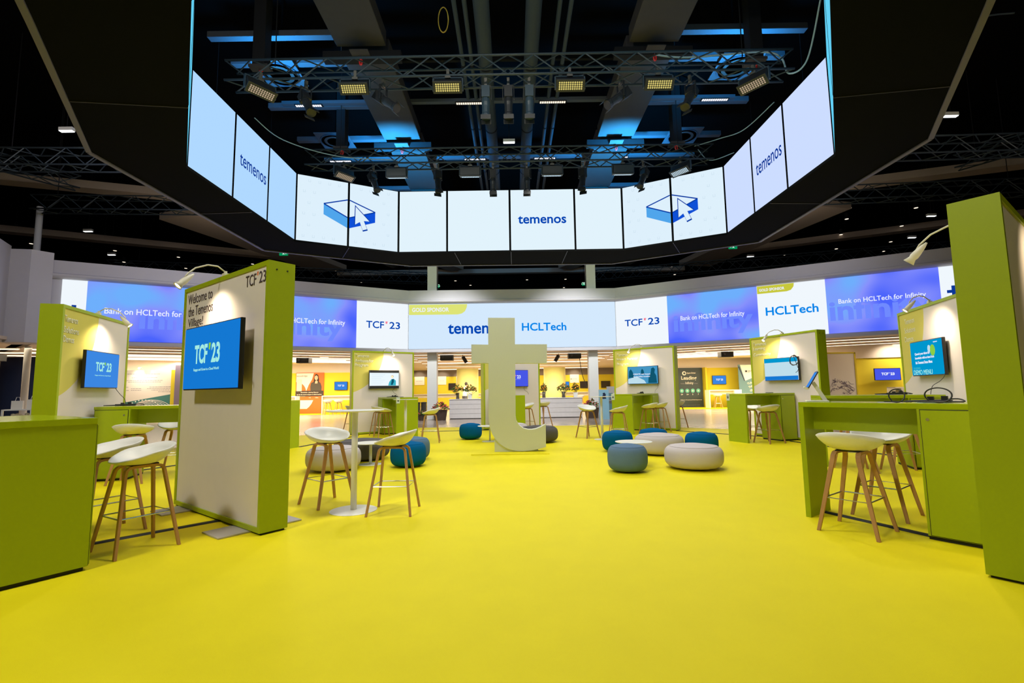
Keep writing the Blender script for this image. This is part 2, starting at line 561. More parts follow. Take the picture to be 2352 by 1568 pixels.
# fascia wall over the low rooms; profile is (outward depth, z)
PROF = [(0.0, 2.97), (0.0, 3.10), (-0.06, 3.10), (-0.06, 5.14), (0.0, 5.14), (0.10, 5.18), (0.14, 5.22), (0.14, 5.28), (0.04, 5.32), (0.04, 5.74), (-0.35, 5.74), (-0.35, 2.97)]


def fascia(name, P, Q):
    P = Vector((*P, 0))
    Q = Vector((*Q, 0))
    d = (Q - P)
    L = d.length
    o = struct(name, MB().prism([(-a, b) for a, b in PROF], 'x', -0.02, L + 0.02), 'wall')
    o.location = P
    o.rotation_euler = (0, 0, math.atan2(d.y, d.x))
    return o, L


CL, CR = (-4.6, 21.38), (4.65, 21.48)
LL, RR = (-15.1, 15.64), (16.4, 14.64)
wl, Ll = fascia('wall_back_left', LL, CL)
wc, Lc = fascia('wall_back', CL, CR)
wr, Lr = fascia('wall_back_right', CR, RR)
# corner block and the side wall that comes forward on the left
struct('wall_left_corner', MB().prism([(-15.0, 15.55), (-15.35, 15.9), (-16.35, 15.75), (-15.95, 15.0), (-15.3, 15.1)], 'z', 2.97, 5.95), 'wall')
struct('wall_left', MB().prism([(-15.9, 15.05), (-14.0, 11.7), (-14.35, 11.5), (-16.2, 14.85)], 'z', 2.97, 6.05), 'wall')
for i, x in enumerate((-3.61, 3.64)):
    tag(obj('column', MB().box(x - 0.21, x + 0.21, 21.75, 22.15, 0, 12.2), 'column'), ('pale square column beside the flower tubs, left of the big letter', 'pale square column behind the right-hand high table and brochure stand')[i], 'column')
tag(obj('pole', MB().tube([(-17.15, 17.1, 0), (-17.15, 17.1, 8.15)], 0.10, 16), 'column', smooth=True), 'thin white round pole rising above the far left wall corner', 'pole')
# low ceiling of the surrounding rooms
LCP = [[(-4.6, 21.5), (4.65, 21.6), (12, 45), (-12, 45)], [(-15.4, 15.7), (-4.6, 21.5), (-12, 45), (-34, 30)], [(4.65, 21.6), (16.4, 14.9), (34, 30), (12, 45)],
       [(-14.7, 11.4), (-15.9, 15.5), (-34, 30), (-34, 12)]]
mb = MB()
for q in LCP:
    mb.prism(q, 'z', 3.05, 3.15)
struct('ceiling_low', mb, 'lowceil')


def wallrun(name, P, Q, z0, z1, m, t=0.15):
    P = Vector((*P, 0))
    Q = Vector((*Q, 0))
    d = Q - P
    o = struct(name, MB().box(0, d.length, 0, t, z0, z1), m)
    o.location = P
    o.rotation_euler = (0, 0, math.atan2(d.y, d.x))
    return o


RM = [(-24.5, 19.0), (-16.8, 27.2), (-14.2, 30.0), (-9.2, 30.0), (-9.0, 42), (9.2, 42), (9.4, 31.08), (15.6, 31.08), (16.0, 30.0), (24.5, 20.0)]
for i in range(len(RM) - 1):
    side = ('outer_left', 'left', 'left_booths', 'left_return', 'centre', 'right_return', 'right_booths', 'right_return_far', 'right')[i]
    if i in (0, 8):
        wallrun('wall_' + side, RM[i], RM[i + 1], 0, 3.05, 'cream')
    else:
        wallrun('wall_' + side, RM[i], RM[i + 1], 0, 2.48, 'yellowwall')
        wallrun('wall_upper_' + side, RM[i], RM[i + 1], 2.48, 3.05, 'cream' if i != 4 else 'taupe')
# light strips on the low ceiling
K = 0


def strip(P, Q, z=2.95, w_=0.09):
    global K
    K += 1
    P = Vector((*P, 0))
    Q = Vector((*Q, 0))
    d = Q - P
    o = thing('strip_light', None, 'ceiling light', (P.x, P.y, z), math.atan2(d.y, d.x), 'linear lights in the low ceiling')
    obj('housing', MB().box(0, d.length, -w_ / 2 - .02, w_ / 2 + .02, 0.0, 0.05), 'cream', o)
    obj('diffuser', MB().box(0.02, d.length - .02, -w_ / 2, w_ / 2, -0.012, 0.0), 'strip', o)
    return o


nrm = lambda P, Q: Vector((-(Q[1] - P[1]), Q[0] - P[0])).normalized()
for (P, Q, nm, offs, ext) in ((LL, CL, 'left', (1.2, 2.6, 4.2, 6.4), 1.2), (CL, CR, 'central', (1.3, 3.2, 5.6, 8.6, 12.5, 17.5), 0.3), (CR, RR, 'right', (1.2, 2.6, 4.2, 6.4), 1.2)):
    n = nrm(P, Q)
    d = (Vector(Q) - Vector(P)).normalized()
    for j, o_ in enumerate(offs):
        a = Vector(P) + n * o_ - d * (ext * o_ * 0.35)
        b = Vector(Q) + n * o_ + d * (ext * o_ * 0.35)
        s = strip(a, b)
        s['label'] = 'warm linear ceiling strip over the %s rooms, %s from the screens' % (nm, ('first row', 'second row', 'third row', 'fourth row', 'fifth row', 'sixth row')[j])
for (P, Q, nm) in (((-24, 15.6), (-17.6, 17.2), 'nearest'), ((-24, 17.4), (-18.5, 18.8), 'second'), ((-22.9, 19.1), (-20, 20.1), 'furthest')):
    strip(P, Q)['label'] = 'linear ceiling strip at the far left above the navy partition, %s one' % nm
for sgn, nm in ((-1, 'left'), (1, 'right')):
    pl = obj('ceiling_light', MB().prism([(sgn * 17.5, 21.2), (sgn * 8.2, 26.8), (sgn * 9.4, 29.6), (sgn * 19.5, 23.6)], 'z', 3.015, 3.045), 'panelglow')
    tag(pl, 'broad glowing white light panel in the low ceiling, %s side' % nm, 'ceiling light')


# ------------------------------------------------------------------ LED band on the fascia
def band(wall, name, label, L):
    o = thing(name, label, 'video wall', tuple(wall.location), wall.rotation_euler.z, 'video walls around the hall')
    return o


def tile(parent, x0, x1, m, z0=3.12, z1=5.12, y=-0.02):
    return obj('screen', MB().box(x0, x1, y, 0.05, z0, z1), m, parent)


Y0 = -0.026
# centre: pale sky with two words
b = band(wc, 'video_wall', 'centre LED wall: GOLD SPONSOR tab, dark blue and azure company words', Lc)
t = tile(b, 0.02, Lc - 0.02, 'led_sky')
tabp = [(0.03, 5.10), (2.62, 5.10), (2.60, 4.95), (2.52, 4.78), (2.38, 4.68), (2.2, 4.64), (0.03, 4.64)]
flat(t, 'tab', tabp, 'led_mustardL', Y0, 0.004)
lettering(t, 'GOLD SPONSOR', 0.17, 4.77, 1.64, 0.19, 'led_wtext', Y0 - 0.004, bold=0.025)
lettering(t, 'temenos', 1.76, 3.76, 2.50, 0.45, 'led_text', Y0, bold=0.02)
lettering(t, 'HCLTech', 5.05, 3.86, 1.98, 0.36, 'led_azure', Y0, bold=0.02)


def tcf(parent, x, z, w_, h_, m, y, mark='led_pink', bold=0.015):
    lettering(parent, 'TCF', x, z, w_ * 0.52, h_, m, y, bold=bold)
    k = x + w_ * 0.56
    flat(parent, 'apostrophe', [(k, z + h_ * 1.02), (k + w_ * .07, z + h_ * 1.02), (k + w_ * .045, z + h_ * .66), (k + w_ * .005, z + h_ * .72)], mark, y, 0.003)
    lettering(parent, '23', x + w_ * 0.68, z, w_ * 0.32, h_, m, y, bold=bold)


def ghost(parent, x, z, w_, text='infinity', h_=0.95):
    lettering(parent, text, x, z, w_, h_, 'led_ghost', -0.023, bold=0.03, name='ghost_letters')


# left: x runs from LL (far left) to CL; u (from CL) -> x = Ll - u
b = band(wl, 'video_wall', 'left LED wall: white tile, blue banner line Bank on, white date tile', Ll)
t = tile(b, Ll - 11.70, Ll - 11.05, 'led_face')
flat(t, 'cross_mark', [(Ll - 11.52, 4.10), (Ll - 11.42, 4.10), (Ll - 11.42, 4.28), (Ll - 11.30, 4.28), (Ll - 11.30, 4.10), (Ll - 11.18, 4.10), (Ll - 11.18, 4.0), (Ll - 11.30, 4.0), (Ll - 11.30, 3.62), (Ll - 11.16, 3.56), (Ll - 11.16, 3.47), (Ll - 11.38, 3.50), (Ll - 11.42, 3.6), (Ll - 11.42, 4.0), (Ll - 11.52, 4.0)], 'led_navy', Y0, 0.004)
t = tile(b, Ll - 11.05, Ll - 6.63, 'led_grad')
ghost(t, Ll - 9.6, 3.35, 3.0)
lettering(t, 'Bank on HCLTech for Infinity', Ll - 10.56, 3.98, 2.92, 0.27, 'led_wtext', Y0 - 0.004, bold=0.012)
t = tile(b, Ll - 6.63, Ll - 2.24, 'led_grad')
ghost(t, Ll - 5.9, 3.35, 3.1)
lettering(t, 'Bank on HCLTech for Infinity', Ll - 5.62, 3.98, 2.92, 0.27, 'led_wtext', Y0 - 0.004, bold=0.012)
t = tile(b, Ll - 2.24, Ll - 0.02, 'led_face')
tcf(t, Ll - 1.84, 3.98, 1.46, 0.31, 'led_text', Y0)
# right
b = band(wr, 'video_wall', 'right LED wall: white date tile, blue banner lines, azure company word', Lr)
t = tile(b, 0.02, 2.27, 'led_face')
tcf(t, 0.42, 3.96, 1.50, 0.30, 'led_text', Y0)
t = tile(b, 2.27, 5.69, 'led_grad')
ghost(t, 2.5, 3.35, 3.0)
lettering(t, 'Bank on HCLTech for Infinity', 2.79, 3.97, 2.42, 0.25, 'led_wtext', Y0 - 0.004, bold=0.012)
t = tile(b, 5.69, 7.93, 'led_face')
flat(t, 'tab', [(5.70, 5.11), (6.95, 5.11), (6.93, 4.98), (6.84, 4.86), (6.70, 4.82), (5.70, 4.82)], 'led_mustard', Y0, 0.004)
lettering(t, 'GOLD SPONSOR', 5.77, 4.90, 0.86, 0.11, 'led_wtext', Y0 - 0.004, bold=0.03)
lettering(t, 'HCLTech', 5.95, 3.94, 1.72, 0.33, 'led_azure', Y0, bold=0.02)
t = tile(b, 7.93, 11.12, 'led_grad')
ghost(t, 8.0, 3.35, 2.9)
lettering(t, 'Bank on HCLTech for Infinity', 8.29, 4.12, 2.45, 0.22, 'led_wtext', Y0 - 0.004, bold=0.012)
t = tile(b, 11.12, 12.6, 'led_face')
flat(t, 'cross_mark', [(11.28, 4.32), (11.40, 4.32), (11.40, 4.46), (11.52, 4.46), (11.52, 4.32), (11.68, 4.32), (11.68, 4.22), (11.52, 4.22), (11.52, 3.86), (11.66, 3.82), (11.66, 3.73), (11.44, 3.75), (11.40, 3.84), (11.40, 4.22), (11.28, 4.22)], 'led_navy', Y0, 0.004)

# ------------------------------------------------------------------ suspended LED ring
ZB, ZT = 5.72, 7.72
ring = thing('video_ring', 'huge suspended ring of white video panels with black underside', 'video screen', (0, 9.5, ZB))
RO = Vector((0, 9.5, ZB))
INN = [(-3.61, 15.21), (3.63, 15.2), (6.32, 13.74), (6.30, 8.98), (3.70, 5.14), (2.6, 3.55), (-2.6, 3.55), (-3.57, 5.07), (-6.31, 9.08), (-6.31, 13.8)]
OUT = [(-3.52, 16.70), (3.57, 16.80), (7.60, 14.48), (7.59, 8.36), (5.62, 5.27), (3.75, 2.35), (-3.75, 2.35), (-5.62, 5.33), (-7.60, 8.40), (-7.60, 14.58)]
N_ = len(INN)
for i in range(N_):
    j = (i + 1) % N_
    a, b2, c2, d2 = INN[i], INN[j], OUT[j], OUT[i]
    obj('soffit', MB().prism([(p[0], p[1] - 9.5) for p in (a, b2, c2, d2)], 'z', -0.06, 0.0), 'soffit', ring)
    # outer cladding and pale edge
    P, Q = Vector((*d2, 0)), Vector((*c2, 0))
    dd = (Q - P)
    an = math.atan2(dd.y, dd.x)
    f = obj('cladding', MB().box(0, dd.length, 0.0, 0.05, 0, 2.1), 'soffit', ring, loc=(P.x, P.y - 9.5, 0), rot=(0, 0, an))
    obj('edge_trim', MB().box(0, dd.length, -0.02, 0.06, -0.085, -0.06), 'trimlav', ring, loc=(P.x, P.y - 9.5, 0), rot=(0, 0, an))


def ring_face(P, Q, splits, m, words=None):
    """panels along P->Q, seen from inside with local x running left to right"""
    P = Vector((*P, 0))
    Q = Vector((*Q, 0))
    dd = Q - P
    L = dd.length
    an = math.atan2(dd.y, dd.x)
    out = []
    sp = [0] + [s * L for s in splits] + [L]
    for k in range(len(sp) - 1):
        o = obj('video_panel', MB().box(sp[k] + 0.032, sp[k + 1] - 0.032, 0.0, 0.02, 0.0, 2.0), m, ring, loc=(P.x, P.y - 9.5, 0), rot=(0, 0, an))
        obj('frame', MB().box(sp[k], sp[k + 1], 0.022, 0.14, -0.03, 2.03).box(sp[k], sp[k] + .030, -.004, 0.022, -.01, 2.0).box(sp[k + 1] - .030, sp[k + 1], -.004, 0.022, -.01, 2.0), 'soffit', o)
        out.append(o)
    return out


pf = ring_face(INN[0], INN[1], (0.2165, 0.497, 0.787), 'ring_F')
lettering(pf[2], 'temenos', 3.86, 0.865, 1.56, 0.27, 'led_text', -0.006, bold=0.02)
pdl = ring_face(INN[9], INN[0], (0.49,), 'ring_D')
pdr = ring_face(INN[1], INN[2], (0.50,), 'ring_D')


def cube_icon(pl, pr, seam, flip):
    # open-topped box outline with a cursor arrow; pl/pr are the two panels it spans
    A, B_, C_, D_ = (0.77, 1.22), (seam, 1.45), (2.30, 1.18), (seam, 0.89)
    lo = 0.33
    yy = -0.006
    Ls = seam - 0.03
    Rs = seam + 0.03
    def bar(par, p, q, w_, m, y):
        p = Vector(p); q = Vector(q)
        n = Vector((-(q - p).y, (q - p).x)).normalized() * w_ / 2
        flat(par, 'icon_outline', [p + n, q + n, q - n, p - n], m, y, 0.003)
    flat(pl, 'icon_side', [A, (Ls, D_[1]), (Ls, D_[1] - lo), (A[0], A[1] - lo)], 'icon_sky', yy, 0.004)
    flat(pr, 'icon_side', [(Rs, D_[1]), C_, (C_[0], C_[1] - lo), (Rs, D_[1] - lo)], 'icon_blue', yy, 0.004)
    bar(pl, A, (Ls, B_[1]), 0.035, 'icon_navy', -0.010)
    bar(pl, A, (Ls, D_[1]), 0.035, 'icon_navy', -0.010)
    bar(pr, (Rs, B_[1]), C_, 0.035, 'icon_navy', -0.010)
    bar(pr, (Rs, D_[1]), C_, 0.035, 'icon_navy', -0.010)
    k = seam + 0.21
    cur = [(k, 1.27), (k + .42, .86), (k + .25, .85), (k + .35, .60), (k + .22, .55), (k + .13, .80), (k - .01, .70)]
    cc = Vector((k + 0.16, 0.86))
    flat(pr, 'cursor_outline', [tuple(cc + (Vector(p) - cc) * 1.14) for p in cur], 'icon_navy', -0.014, 0.003)
    flat(pr, 'cursor', cur, 'ring_D', -0.018, 0.003)


cube_icon(pdl[0], pdl[1], 1.49, False)
cube_icon(pdr[0], pdr[1], 1.53, True)
for pp, u0, u1 in ((pdl[0], .1, 1.4), (pdl[1], 1.6, 2.9), (pdr[0], .1, 1.45), (pdr[1], 1.65, 2.95)):
    mb = MB()
    for i in range(4):
        for j in range(6):
            xx = u0 + (i + .5 * (j % 2) + .3) * (u1 - u0) / 4.6
            zz = 0.12 + j * 0.34
            if 0.3 < zz < 1.5 and 0.6 < xx < 2.4:
                continue
            mb.box(xx, xx + .07, -0.004, -0.001, zz, zz + .012).box(xx, xx + .012, -0.004, -0.001, zz, zz + .08).box(xx + .058, xx + .07, -0.004, -0.001, zz, zz + .08)
    obj('faint_icons', mb, 'icon_grid', pp)
psl = ring_face(INN[8], INN[9], (0.33, 0.66), 'ring_SL')
lettering(psl[1], 'temenos', 1.78, 0.88, 1.20, 0.28, 'led_navy', -0.006, bold=0.005)
psr = ring_face(INN[2], INN[3], (0.34, 0.66), 'ring_SR')
lettering(psr[1], 'temenos', 1.83, 0.86, 1.18, 0.30, 'led_navy', -0.006, bold=0.005)
ring_face(INN[3], INN[4], (0.5,), 'ring_B')
ring_face(INN[4], INN[5], (), 'ring_B')
ring_face(INN[5], INN[6], (0.33, 0.66), 'ring_F')
ring_face(INN[6], INN[7], (), 'ring_B')
ring_face(INN[7], INN[8], (0.5,), 'ring_B')
# seams in the underside
for i in (0, 1, 9, 8, 2, 7, 3):
    j = (i + 1) % N_
    for s in ((0.25, 0.5, 0.75) if i == 0 else (0.5,)):
        p = Vector(INN[i]).lerp(Vector(INN[j]), s)
        q = Vector(OUT[i]).lerp(Vector(OUT[j]), s)
        obj('soffit_seam', MB().tube([(p.x, p.y - 9.5, -0.062), (q.x, q.y - 9.5, -0.062)], 0.010, 6), 'fixture', ring)


# ------------------------------------------------------------------ trusses and stage lighting
def truss(label, P, Q, size=0.4, m='truss', bay=0.55, group='lighting trusses', rot=PI / 4 * 0, diag=0.016):
    P = Vector(P)
    Q = Vector(Q)
    d = Q - P
    L = d.length
    o = thing('truss', label, 'lighting truss', tuple(P), math.atan2(d.y, d.x), group)
    h = size / 2
    cs = [(h, h), (-h, h), (-h, -h), (h, -h)]
    for c in cs:
        obj('chord', MB().tube([(0, c[0], c[1]), (L, c[0], c[1])], 0.026, 8), m, o, smooth=True)
    mb = MB()
    n = int(L / bay)
    st = L / n
    for k in range(4):
        a, b3 = cs[k], cs[(k + 1) % 4]
        for i in range(n):
            if i % 2 == 0:
                mb.tube([(i * st, *a), ((i + 1) * st, *b3)], diag, 5)
            else:
                mb.tube([(i * st, *b3), ((i + 1) * st, *a)], diag, 5)
    obj('lacing', mb, m, o)
    for xx in (L * .08, L * .92):
        obj('hoist_chain', MB().tube([(xx, 0, h), (xx, 0, 12.2 - P.z)], .012, 5), 'ceilmat', o)
    return o


T1 = truss('near lighting truss inside the video ring carrying lit floodlights', (-6.15, 10.1, 8.25), (6.15, 10.0, 8.25), 0.45)
T2 = truss('far lighting truss inside the video ring carrying unlit floodlights', (-6.1, 14.05, 8.25), (6.1, 14.05, 8.25), 0.45)
truss('dark truss outside the ring on the left, nearer one', (-15.2, 13.6, 8.2), (-8.3, 13.9, 8.2), 0.5)
truss('dark truss outside the ring on the right, nearer one', (8.3, 13.9, 8.2), (16.5, 13.6, 8.2), 0.5)
truss('dark truss outside the ring on the left, further one', (-16.9, 16.7, 8.1), (-8.2, 17.3, 8.1), 0.5)
truss('dark truss outside the ring on the right, further one', (8.2, 17.2, 8.1), (18.5, 16.5, 8.1), 0.5)
truss('slanting dark truss at the far left near the white pole', (-19.5, 11.0, 9.0), (-15.8, 17.0, 8.2), 0.45)
truss('slanting dark truss at the far right above the tall lime panel', (19.5, 11.0, 9.0), (15.8, 16.4, 8.2), 0.45)
truss('long dark truss crossing behind the ring at left', (-22, 26, 8.3), (-5, 30, 8.3), 0.6)
truss('long dark truss crossing behind the ring at right', (5, 30, 8.3), (24, 24.5, 8.3), 0.6)


def wash_light(label, x, y, z, rz=0.0, lit='ledwarm', tilt=0.5, group='floodlights on the near truss'):
    o = thing('floodlight', label, 'stage light', (x, y, z), rz, group)
    R = Matrix.Rotation(tilt, 4, 'X')
    obj('clamp', MB().box(-.03, .03, -.03, .03, 0.18, 0.36).box(-.06, .06, -.05, .05, .15, .2), 'steel', o)
    obj('yoke', MB().box(-.33, -.305, -.03, .03, -0.12, 0.17).box(.305, .33, -.03, .03, -0.12, 0.17).box(-.33, .33, -.03, .03, 0.15, 0.17), 'fixtblue', o)
    b = obj('body', MB().box(-.295, .295, -.10, .10, -.12, .12).box(-.31, .31, -.125, .125, -.15, -.11), 'fixture', o, bevel=0.01)
    b.rotation_euler = (tilt, 0, 0)
    ln = obj('lens_array', MB().box(-.26, .26, -.085, .085, -.156, -.152), 'fixture', b)
    mb = MB()
    for i in range(11):
        for j in range(4):
            cx = -.235 + i * .047
            cy = -.063 + j * .042
            mb.lathe([(0.0, -0.161), (0.018, -0.159), (0.019, -0.156)], 8, cx, cy)
    obj('lens', mb, lit, b)
    return o


M['lens_y'] = emis('lens_yellow', srgb(205, 190, 110), 1.0)
M['lens_p'] = emis('lens_pale', srgb(170, 150, 125), 1.0)
M['lens_w'] = emis('lens_white', srgb(200, 225, 240), 1.0)
names1 = ('leftmost', 'second from left', 'third from left', 'third from right', 'second from right', 'rightmost')
for k, (x, rz, lit) in enumerate(((-5.35, 0.9, 'lens_p'), (-3.3, 0, 'lens_y'), (-1.3, 0, 'lens_y'), (1.33, 0, 'lens_y'), (3.23, 0, 'lens_y'), (5.3, -0.9, 'lens_p'))):
    wash_light('rectangular LED floodlight lit yellow under the near truss, ' + names1[k], x, 9.85, 7.80, rz, lit, -0.75 if lit == 'lens_y' else -0.55, 'floodlights on the near truss')
for k, (x, rz, lit) in enumerate(((-4.97, 0.9, 'lens_p'), (-3.38, 0, 'lens_w'), (-1.18, 0, 'lens_w'), (1.28, 0, 'lens_w'), (3.4, 0, 'lens_w'), (5.14, -0.9, 'lens_w'))):
    wash_light('rectangular LED floodlight hanging under the far truss, ' + names1[k], x, 13.95, 7.78, rz, lit, 0.25 if rz == 0 else -0.5, 'floodlights on the far truss')


def profile_light(label, x, y, z, rz, tilt, m='fixtblue', group='profile spotlights'):
    o = thing('spotlight', label, 'stage light', (x, y, z), rz, group)
    obj('clamp', MB().box(-.03, .03, -.03, .03, 0.16, 0.34), 'steel', o)
    obj('yoke', MB().box(-.13, -.115, -.02, .02, -0.16, 0.17).box(.115, .13, -.02, .02, -0.16, 0.17).box(-.13, .13, -.02, .02, 0.155, 0.17), 'fixture', o)
    b = obj('body', MB().box(-.09, .09, -.10, .10, -.02, .24).lathe([(.085, -.02), (.095, -.12), (.085, -.20), (.085, -.36), (.105, -.40), (.105, -.46), (.08, -.46)], 16), m, o)
    b.location = (0, 0, -0.12)
    b.rotation_euler = (tilt, 0, 0)
    obj('barn_door', MB().box(-.11, .11, .105, .112, -.54, -.44).box(-.11, .11, -.112, -.105, -.54, -.44), 'fixture', b)
    return o


pr1 = (('leftmost', -4.47, 0.9, -0.6), ('second from left', -2.76, 1.2, -0.9), ('third from left', -0.5, 0, 0.0), ('middle', 0.0, 0, 0.0), ('third from right', 0.46, 0, 0.0), ('second from right', 2.48, -1.2, -0.9), ('rightmost', 4.02, -0.9, -0.6))
for nm, x, rz, tl in pr1:
    profile_light('cylindrical spotlight hanging under the near truss, ' + nm, x, 10.1, 7.78, rz, tl, 'fixture' if abs(x) > .6 or x == 0 else 'fixtblue', 'spotlights on the near truss')
pr2 = (('leftmost', -4.13, 0.9, -0.5), ('second from left', -2.17, 0.4, -0.2), ('third from left', -0.5, 0, 0.05), ('third from right', 0.52, 0, 0.05), ('second from right', 2.21, -0.4, -0.2), ('rightmost', 4.06, -0.9, -0.5))
for nm, x, rz, tl in pr2:
    profile_light('cylindrical spotlight hanging under the far truss, ' + nm, x, 14.1, 7.76, rz, tl, 'fixture', 'spotlights on the far truss')

# roof clutter: ducts, beams, pipes
for sgn, nm in ((-1, 'left'), (1, 'right')):
    x0, x1 = sorted((sgn * 4.15, sgn * 2.95))
    xo = 0.04
    d = thing('duct', 'wide flat galvanised duct running away under the roof, %s of the pipes' % nm, 'duct', (0, 0, 0), 0, 'flat roof ducts')
    for (a, b_) in ((6.0, 11.0), (11.25, 15.4), (15.65, 19.4), (19.65, 23)):
        obj('duct_section', MB().box(x0, x1, a, b_, 9.6, 10.0), 'duct', d, bevel=0.02)
    for yy in (11.12, 15.52, 19.52):
        c = thing('rigging_beam', 'black rigging beam with hoist plate under the %s duct, %s' % (nm, {11.12: 'nearest', 15.52: 'middle', 19.52: 'furthest'}[yy]), 'rigging beam', (sgn * 3.55, yy, 9.3), 0, 'rigging beams under the ducts')
        obj('bar', MB().box(-.95, .95, -.10, .10, 0.0, 0.22), 'ceilmat', c)
        obj('hoist_plate', MB().box(-.22, .22, -.35, .1, 0.05, 0.07), 'duct', c)
        obj('shackle', MB().tube([(0.03 * math.cos(a), -.15, -0.12 + .07 * math.sin(a)) for a in [i * PI / 6 for i in range(13)]], 0.02, 6), 'red', c)
        obj('chain', MB().tube([(0, -.15, -.05), (0, -.15, .05)], .012, 5), 'steel', c)
    for k, yy in enumerate((11.2, 12.2, 14.2, 16.2, 20.4)):
        xa, xb = sorted((sgn * 4.3, sgn * 7.4))
        tag(obj('roof_beam', MB().box(xa, xb, yy - .09, yy + .09, 10.0, 10.16), 'beam', bevel=0.01), 'grey roof beam crossing between duct and ring, %s side, %s' % (nm, ('nearest', 'second', 'third', 'fourth', 'furthest')[k]), 'beam', 'grey roof beams')
    for k, (yy, xx) in enumerate(((11.6, 6.2), (15.2, 6.0))):
        f = thing('speaker_grille', 'round ceiling speaker plate under the roof, %s side, %s' % (nm, ('nearer', 'further')[k]), 'ceiling speaker', (sgn * xx, yy + .8, 9.9), 0, 'round roof plates')
        obj('plate', MB().box(-.55, .55, -.55, .55, 0, .03), 'beam', f)
        obj('stem', MB().tube([(0, 0, .03), (0, 0, 2.3)], .03, 6), 'ceil', f)
        obj('rim', MB().lathe([(.46, -.03), (.50, -.03), (.50, 0), (.46, 0), (.46, -.03)], 28), 'fixtblue', f)
        obj('cone', MB().lathe([(.40, -.01), (.36, -.035), (.10, -.02), (0.0, -.02)], 28), 'duct', f, smooth=True)
    pst = thing('hanger', 'square black hanger post above the trusses, %s side' % nm, 'hanger', (sgn * 5.75, 10.6, 8.7), 0, 'hanger posts')
    obj('post', MB().box(-.14, .14, -.14, .14, 0.1, 2.2), 'ceilmat', pst)
    obj('foot_plate', MB().box(-.22, .22, -.16, .16, .04, .1), 'duct', pst)
    obj('shackle', MB().tube([(0.04 * math.cos(a), 0, -0.03 + .07 * math.sin(a)) for a in [i * PI / 6 for i in range(13)]], 0.02, 6), 'red', pst)
    pst = thing('hanger', 'square black hanger post over the far truss, %s side' % nm, 'hanger', (sgn * 5.2, 14.4, 8.7), 0, 'hanger posts')
    obj('post', MB().box(-.14, .14, -.14, .14, 0.1, 2.2), 'ceilmat', pst)
    obj('foot_plate', MB().box(-.22, .22, -.16, .16, .04, .1), 'duct', pst)
    obj('shackle', MB().tube([(0.04 * math.cos(a), 0, -0.03 + .07 * math.sin(a)) for a in [i * PI / 6 for i in range(13)]], 0.02, 6), 'red', pst)
for x, r, nm in ((-0.60, .19, 'left thick'), (0.62, .19, 'right thick'), (-1.22, .055, 'left outer thin'), (-0.98, .055, 'left inner thin'), (1.22, .055, 'right inner thin'), (1.48, .055, 'right outer thin')):
    p = thing('pipe', 'grey round pipe running away under the roof, %s one' % nm, 'pipe', (x, 6, 10.1), 0, 'round roof pipes')
    obj('tube', MB().tube([(0, 0, 0), (0, 16, 0)], r, 20), 'pipe', p, smooth=True)
    mb = MB()
    for yy in (3.2, 6.4, 9.6, 12.8):
        mb.tube([(0, yy, 0), (0, yy + .06, 0)], r + .012, 20)
    obj('coupling', mb, 'ceilmat', p)
for k, (yy, x0, x1, z, ms) in enumerate(((14.0, -6.9, 6.9, 10.0, (-6.1, -3.75, -1.2, 1.35, 3.9, 6.3)), (17.6, -7.0, 7.0, 10.0, (-6.4, -3.9, -1.3, 1.35, 4.1)))):
    bt = thing('light_batten', ('nearer', 'further')[k] + ' long roof batten with short lit LED modules between the trusses', 'light batten', (0, yy, z), 0, 'roof battens')
    obj('rail', MB().box(x0, x1, -.07, .07, 0, .10), 'beam', bt)
    for x in ms:
        lm = obj('lamp_module', MB().box(x - .42, x + .42, -.06, .06, -.03, 0), 'ceilmat', bt)
        mb = MB()
        for i in range(12):
            mb.box(x - .39 + i * .066, x - .34 + i * .066, -.05, -.004, -.035, -.03).box(x - .39 + i * .066, x - .34 + i * .066, .004, .05, -.035, -.03)
        obj('lit_cells', mb, 'ledwarm' if abs(x) < 5 and k == 0 else 'ledgrey', lm)
for k, (yy, z) in enumerate(((8.2, 10.6), (9.3, 10.6), (13.1, 10.7), (18.6, 10.4), (21.5, 10.2), (23.5, 10.2))):
    tag(obj('roof_beam', MB().box(-7.2, 7.2, yy - .05, yy + .05, z, z + .12), 'ceilmat'), 'thin dark roof bar crossing above the ring, %s' % ('nearest', 'second', 'third', 'fourth', 'fifth', 'furthest')[k], 'beam', 'thin dark roof bars')
# brown roof beams beyond the ring
BB = [((-30, 20.5), (-12, 29.5), 'long brown roof beam high at left', .28), ((12, 29.5), (30, 20.5), 'long brown roof beam high at right', .28),
      ((-9.5, 22), (-3.6, 32), 'broad brown roof duct slanting left of the column', .5), ((3.6, 32), (9.5, 22), 'broad brown roof duct slanting right of the column', .5),
      ((-14.5, 20.5), (-11.5, 30.5), 'wide brown slatted roof duct left above the wall', 1.1), ((14.0, 20.5), (11.8, 30.5), 'wide brown slatted roof duct right above the wall', 1.1),
      ((-12, 33.0), (12, 33.0), 'brown roof beam crossing at the very back', .22), ((-26, 15.2), (-13.5, 19.4), 'brown roof beam at the upper left edge', .3), ((26, 15.2), (13.5, 19.4), 'brown roof beam at the upper right edge', .3)]
for P, Q, lb, hw in BB:
    d = Vector(Q) - Vector(P)
    z = 9.3 if hw < 1 else 9.0
    o = obj('roof_beam', MB().box(0, d.length, -hw, hw, 0, .3), 'brownbeam', loc=(P[0], P[1], z), rot=(0, 0, math.atan2(d.y, d.x)))
    tag(o, lb, 'beam')
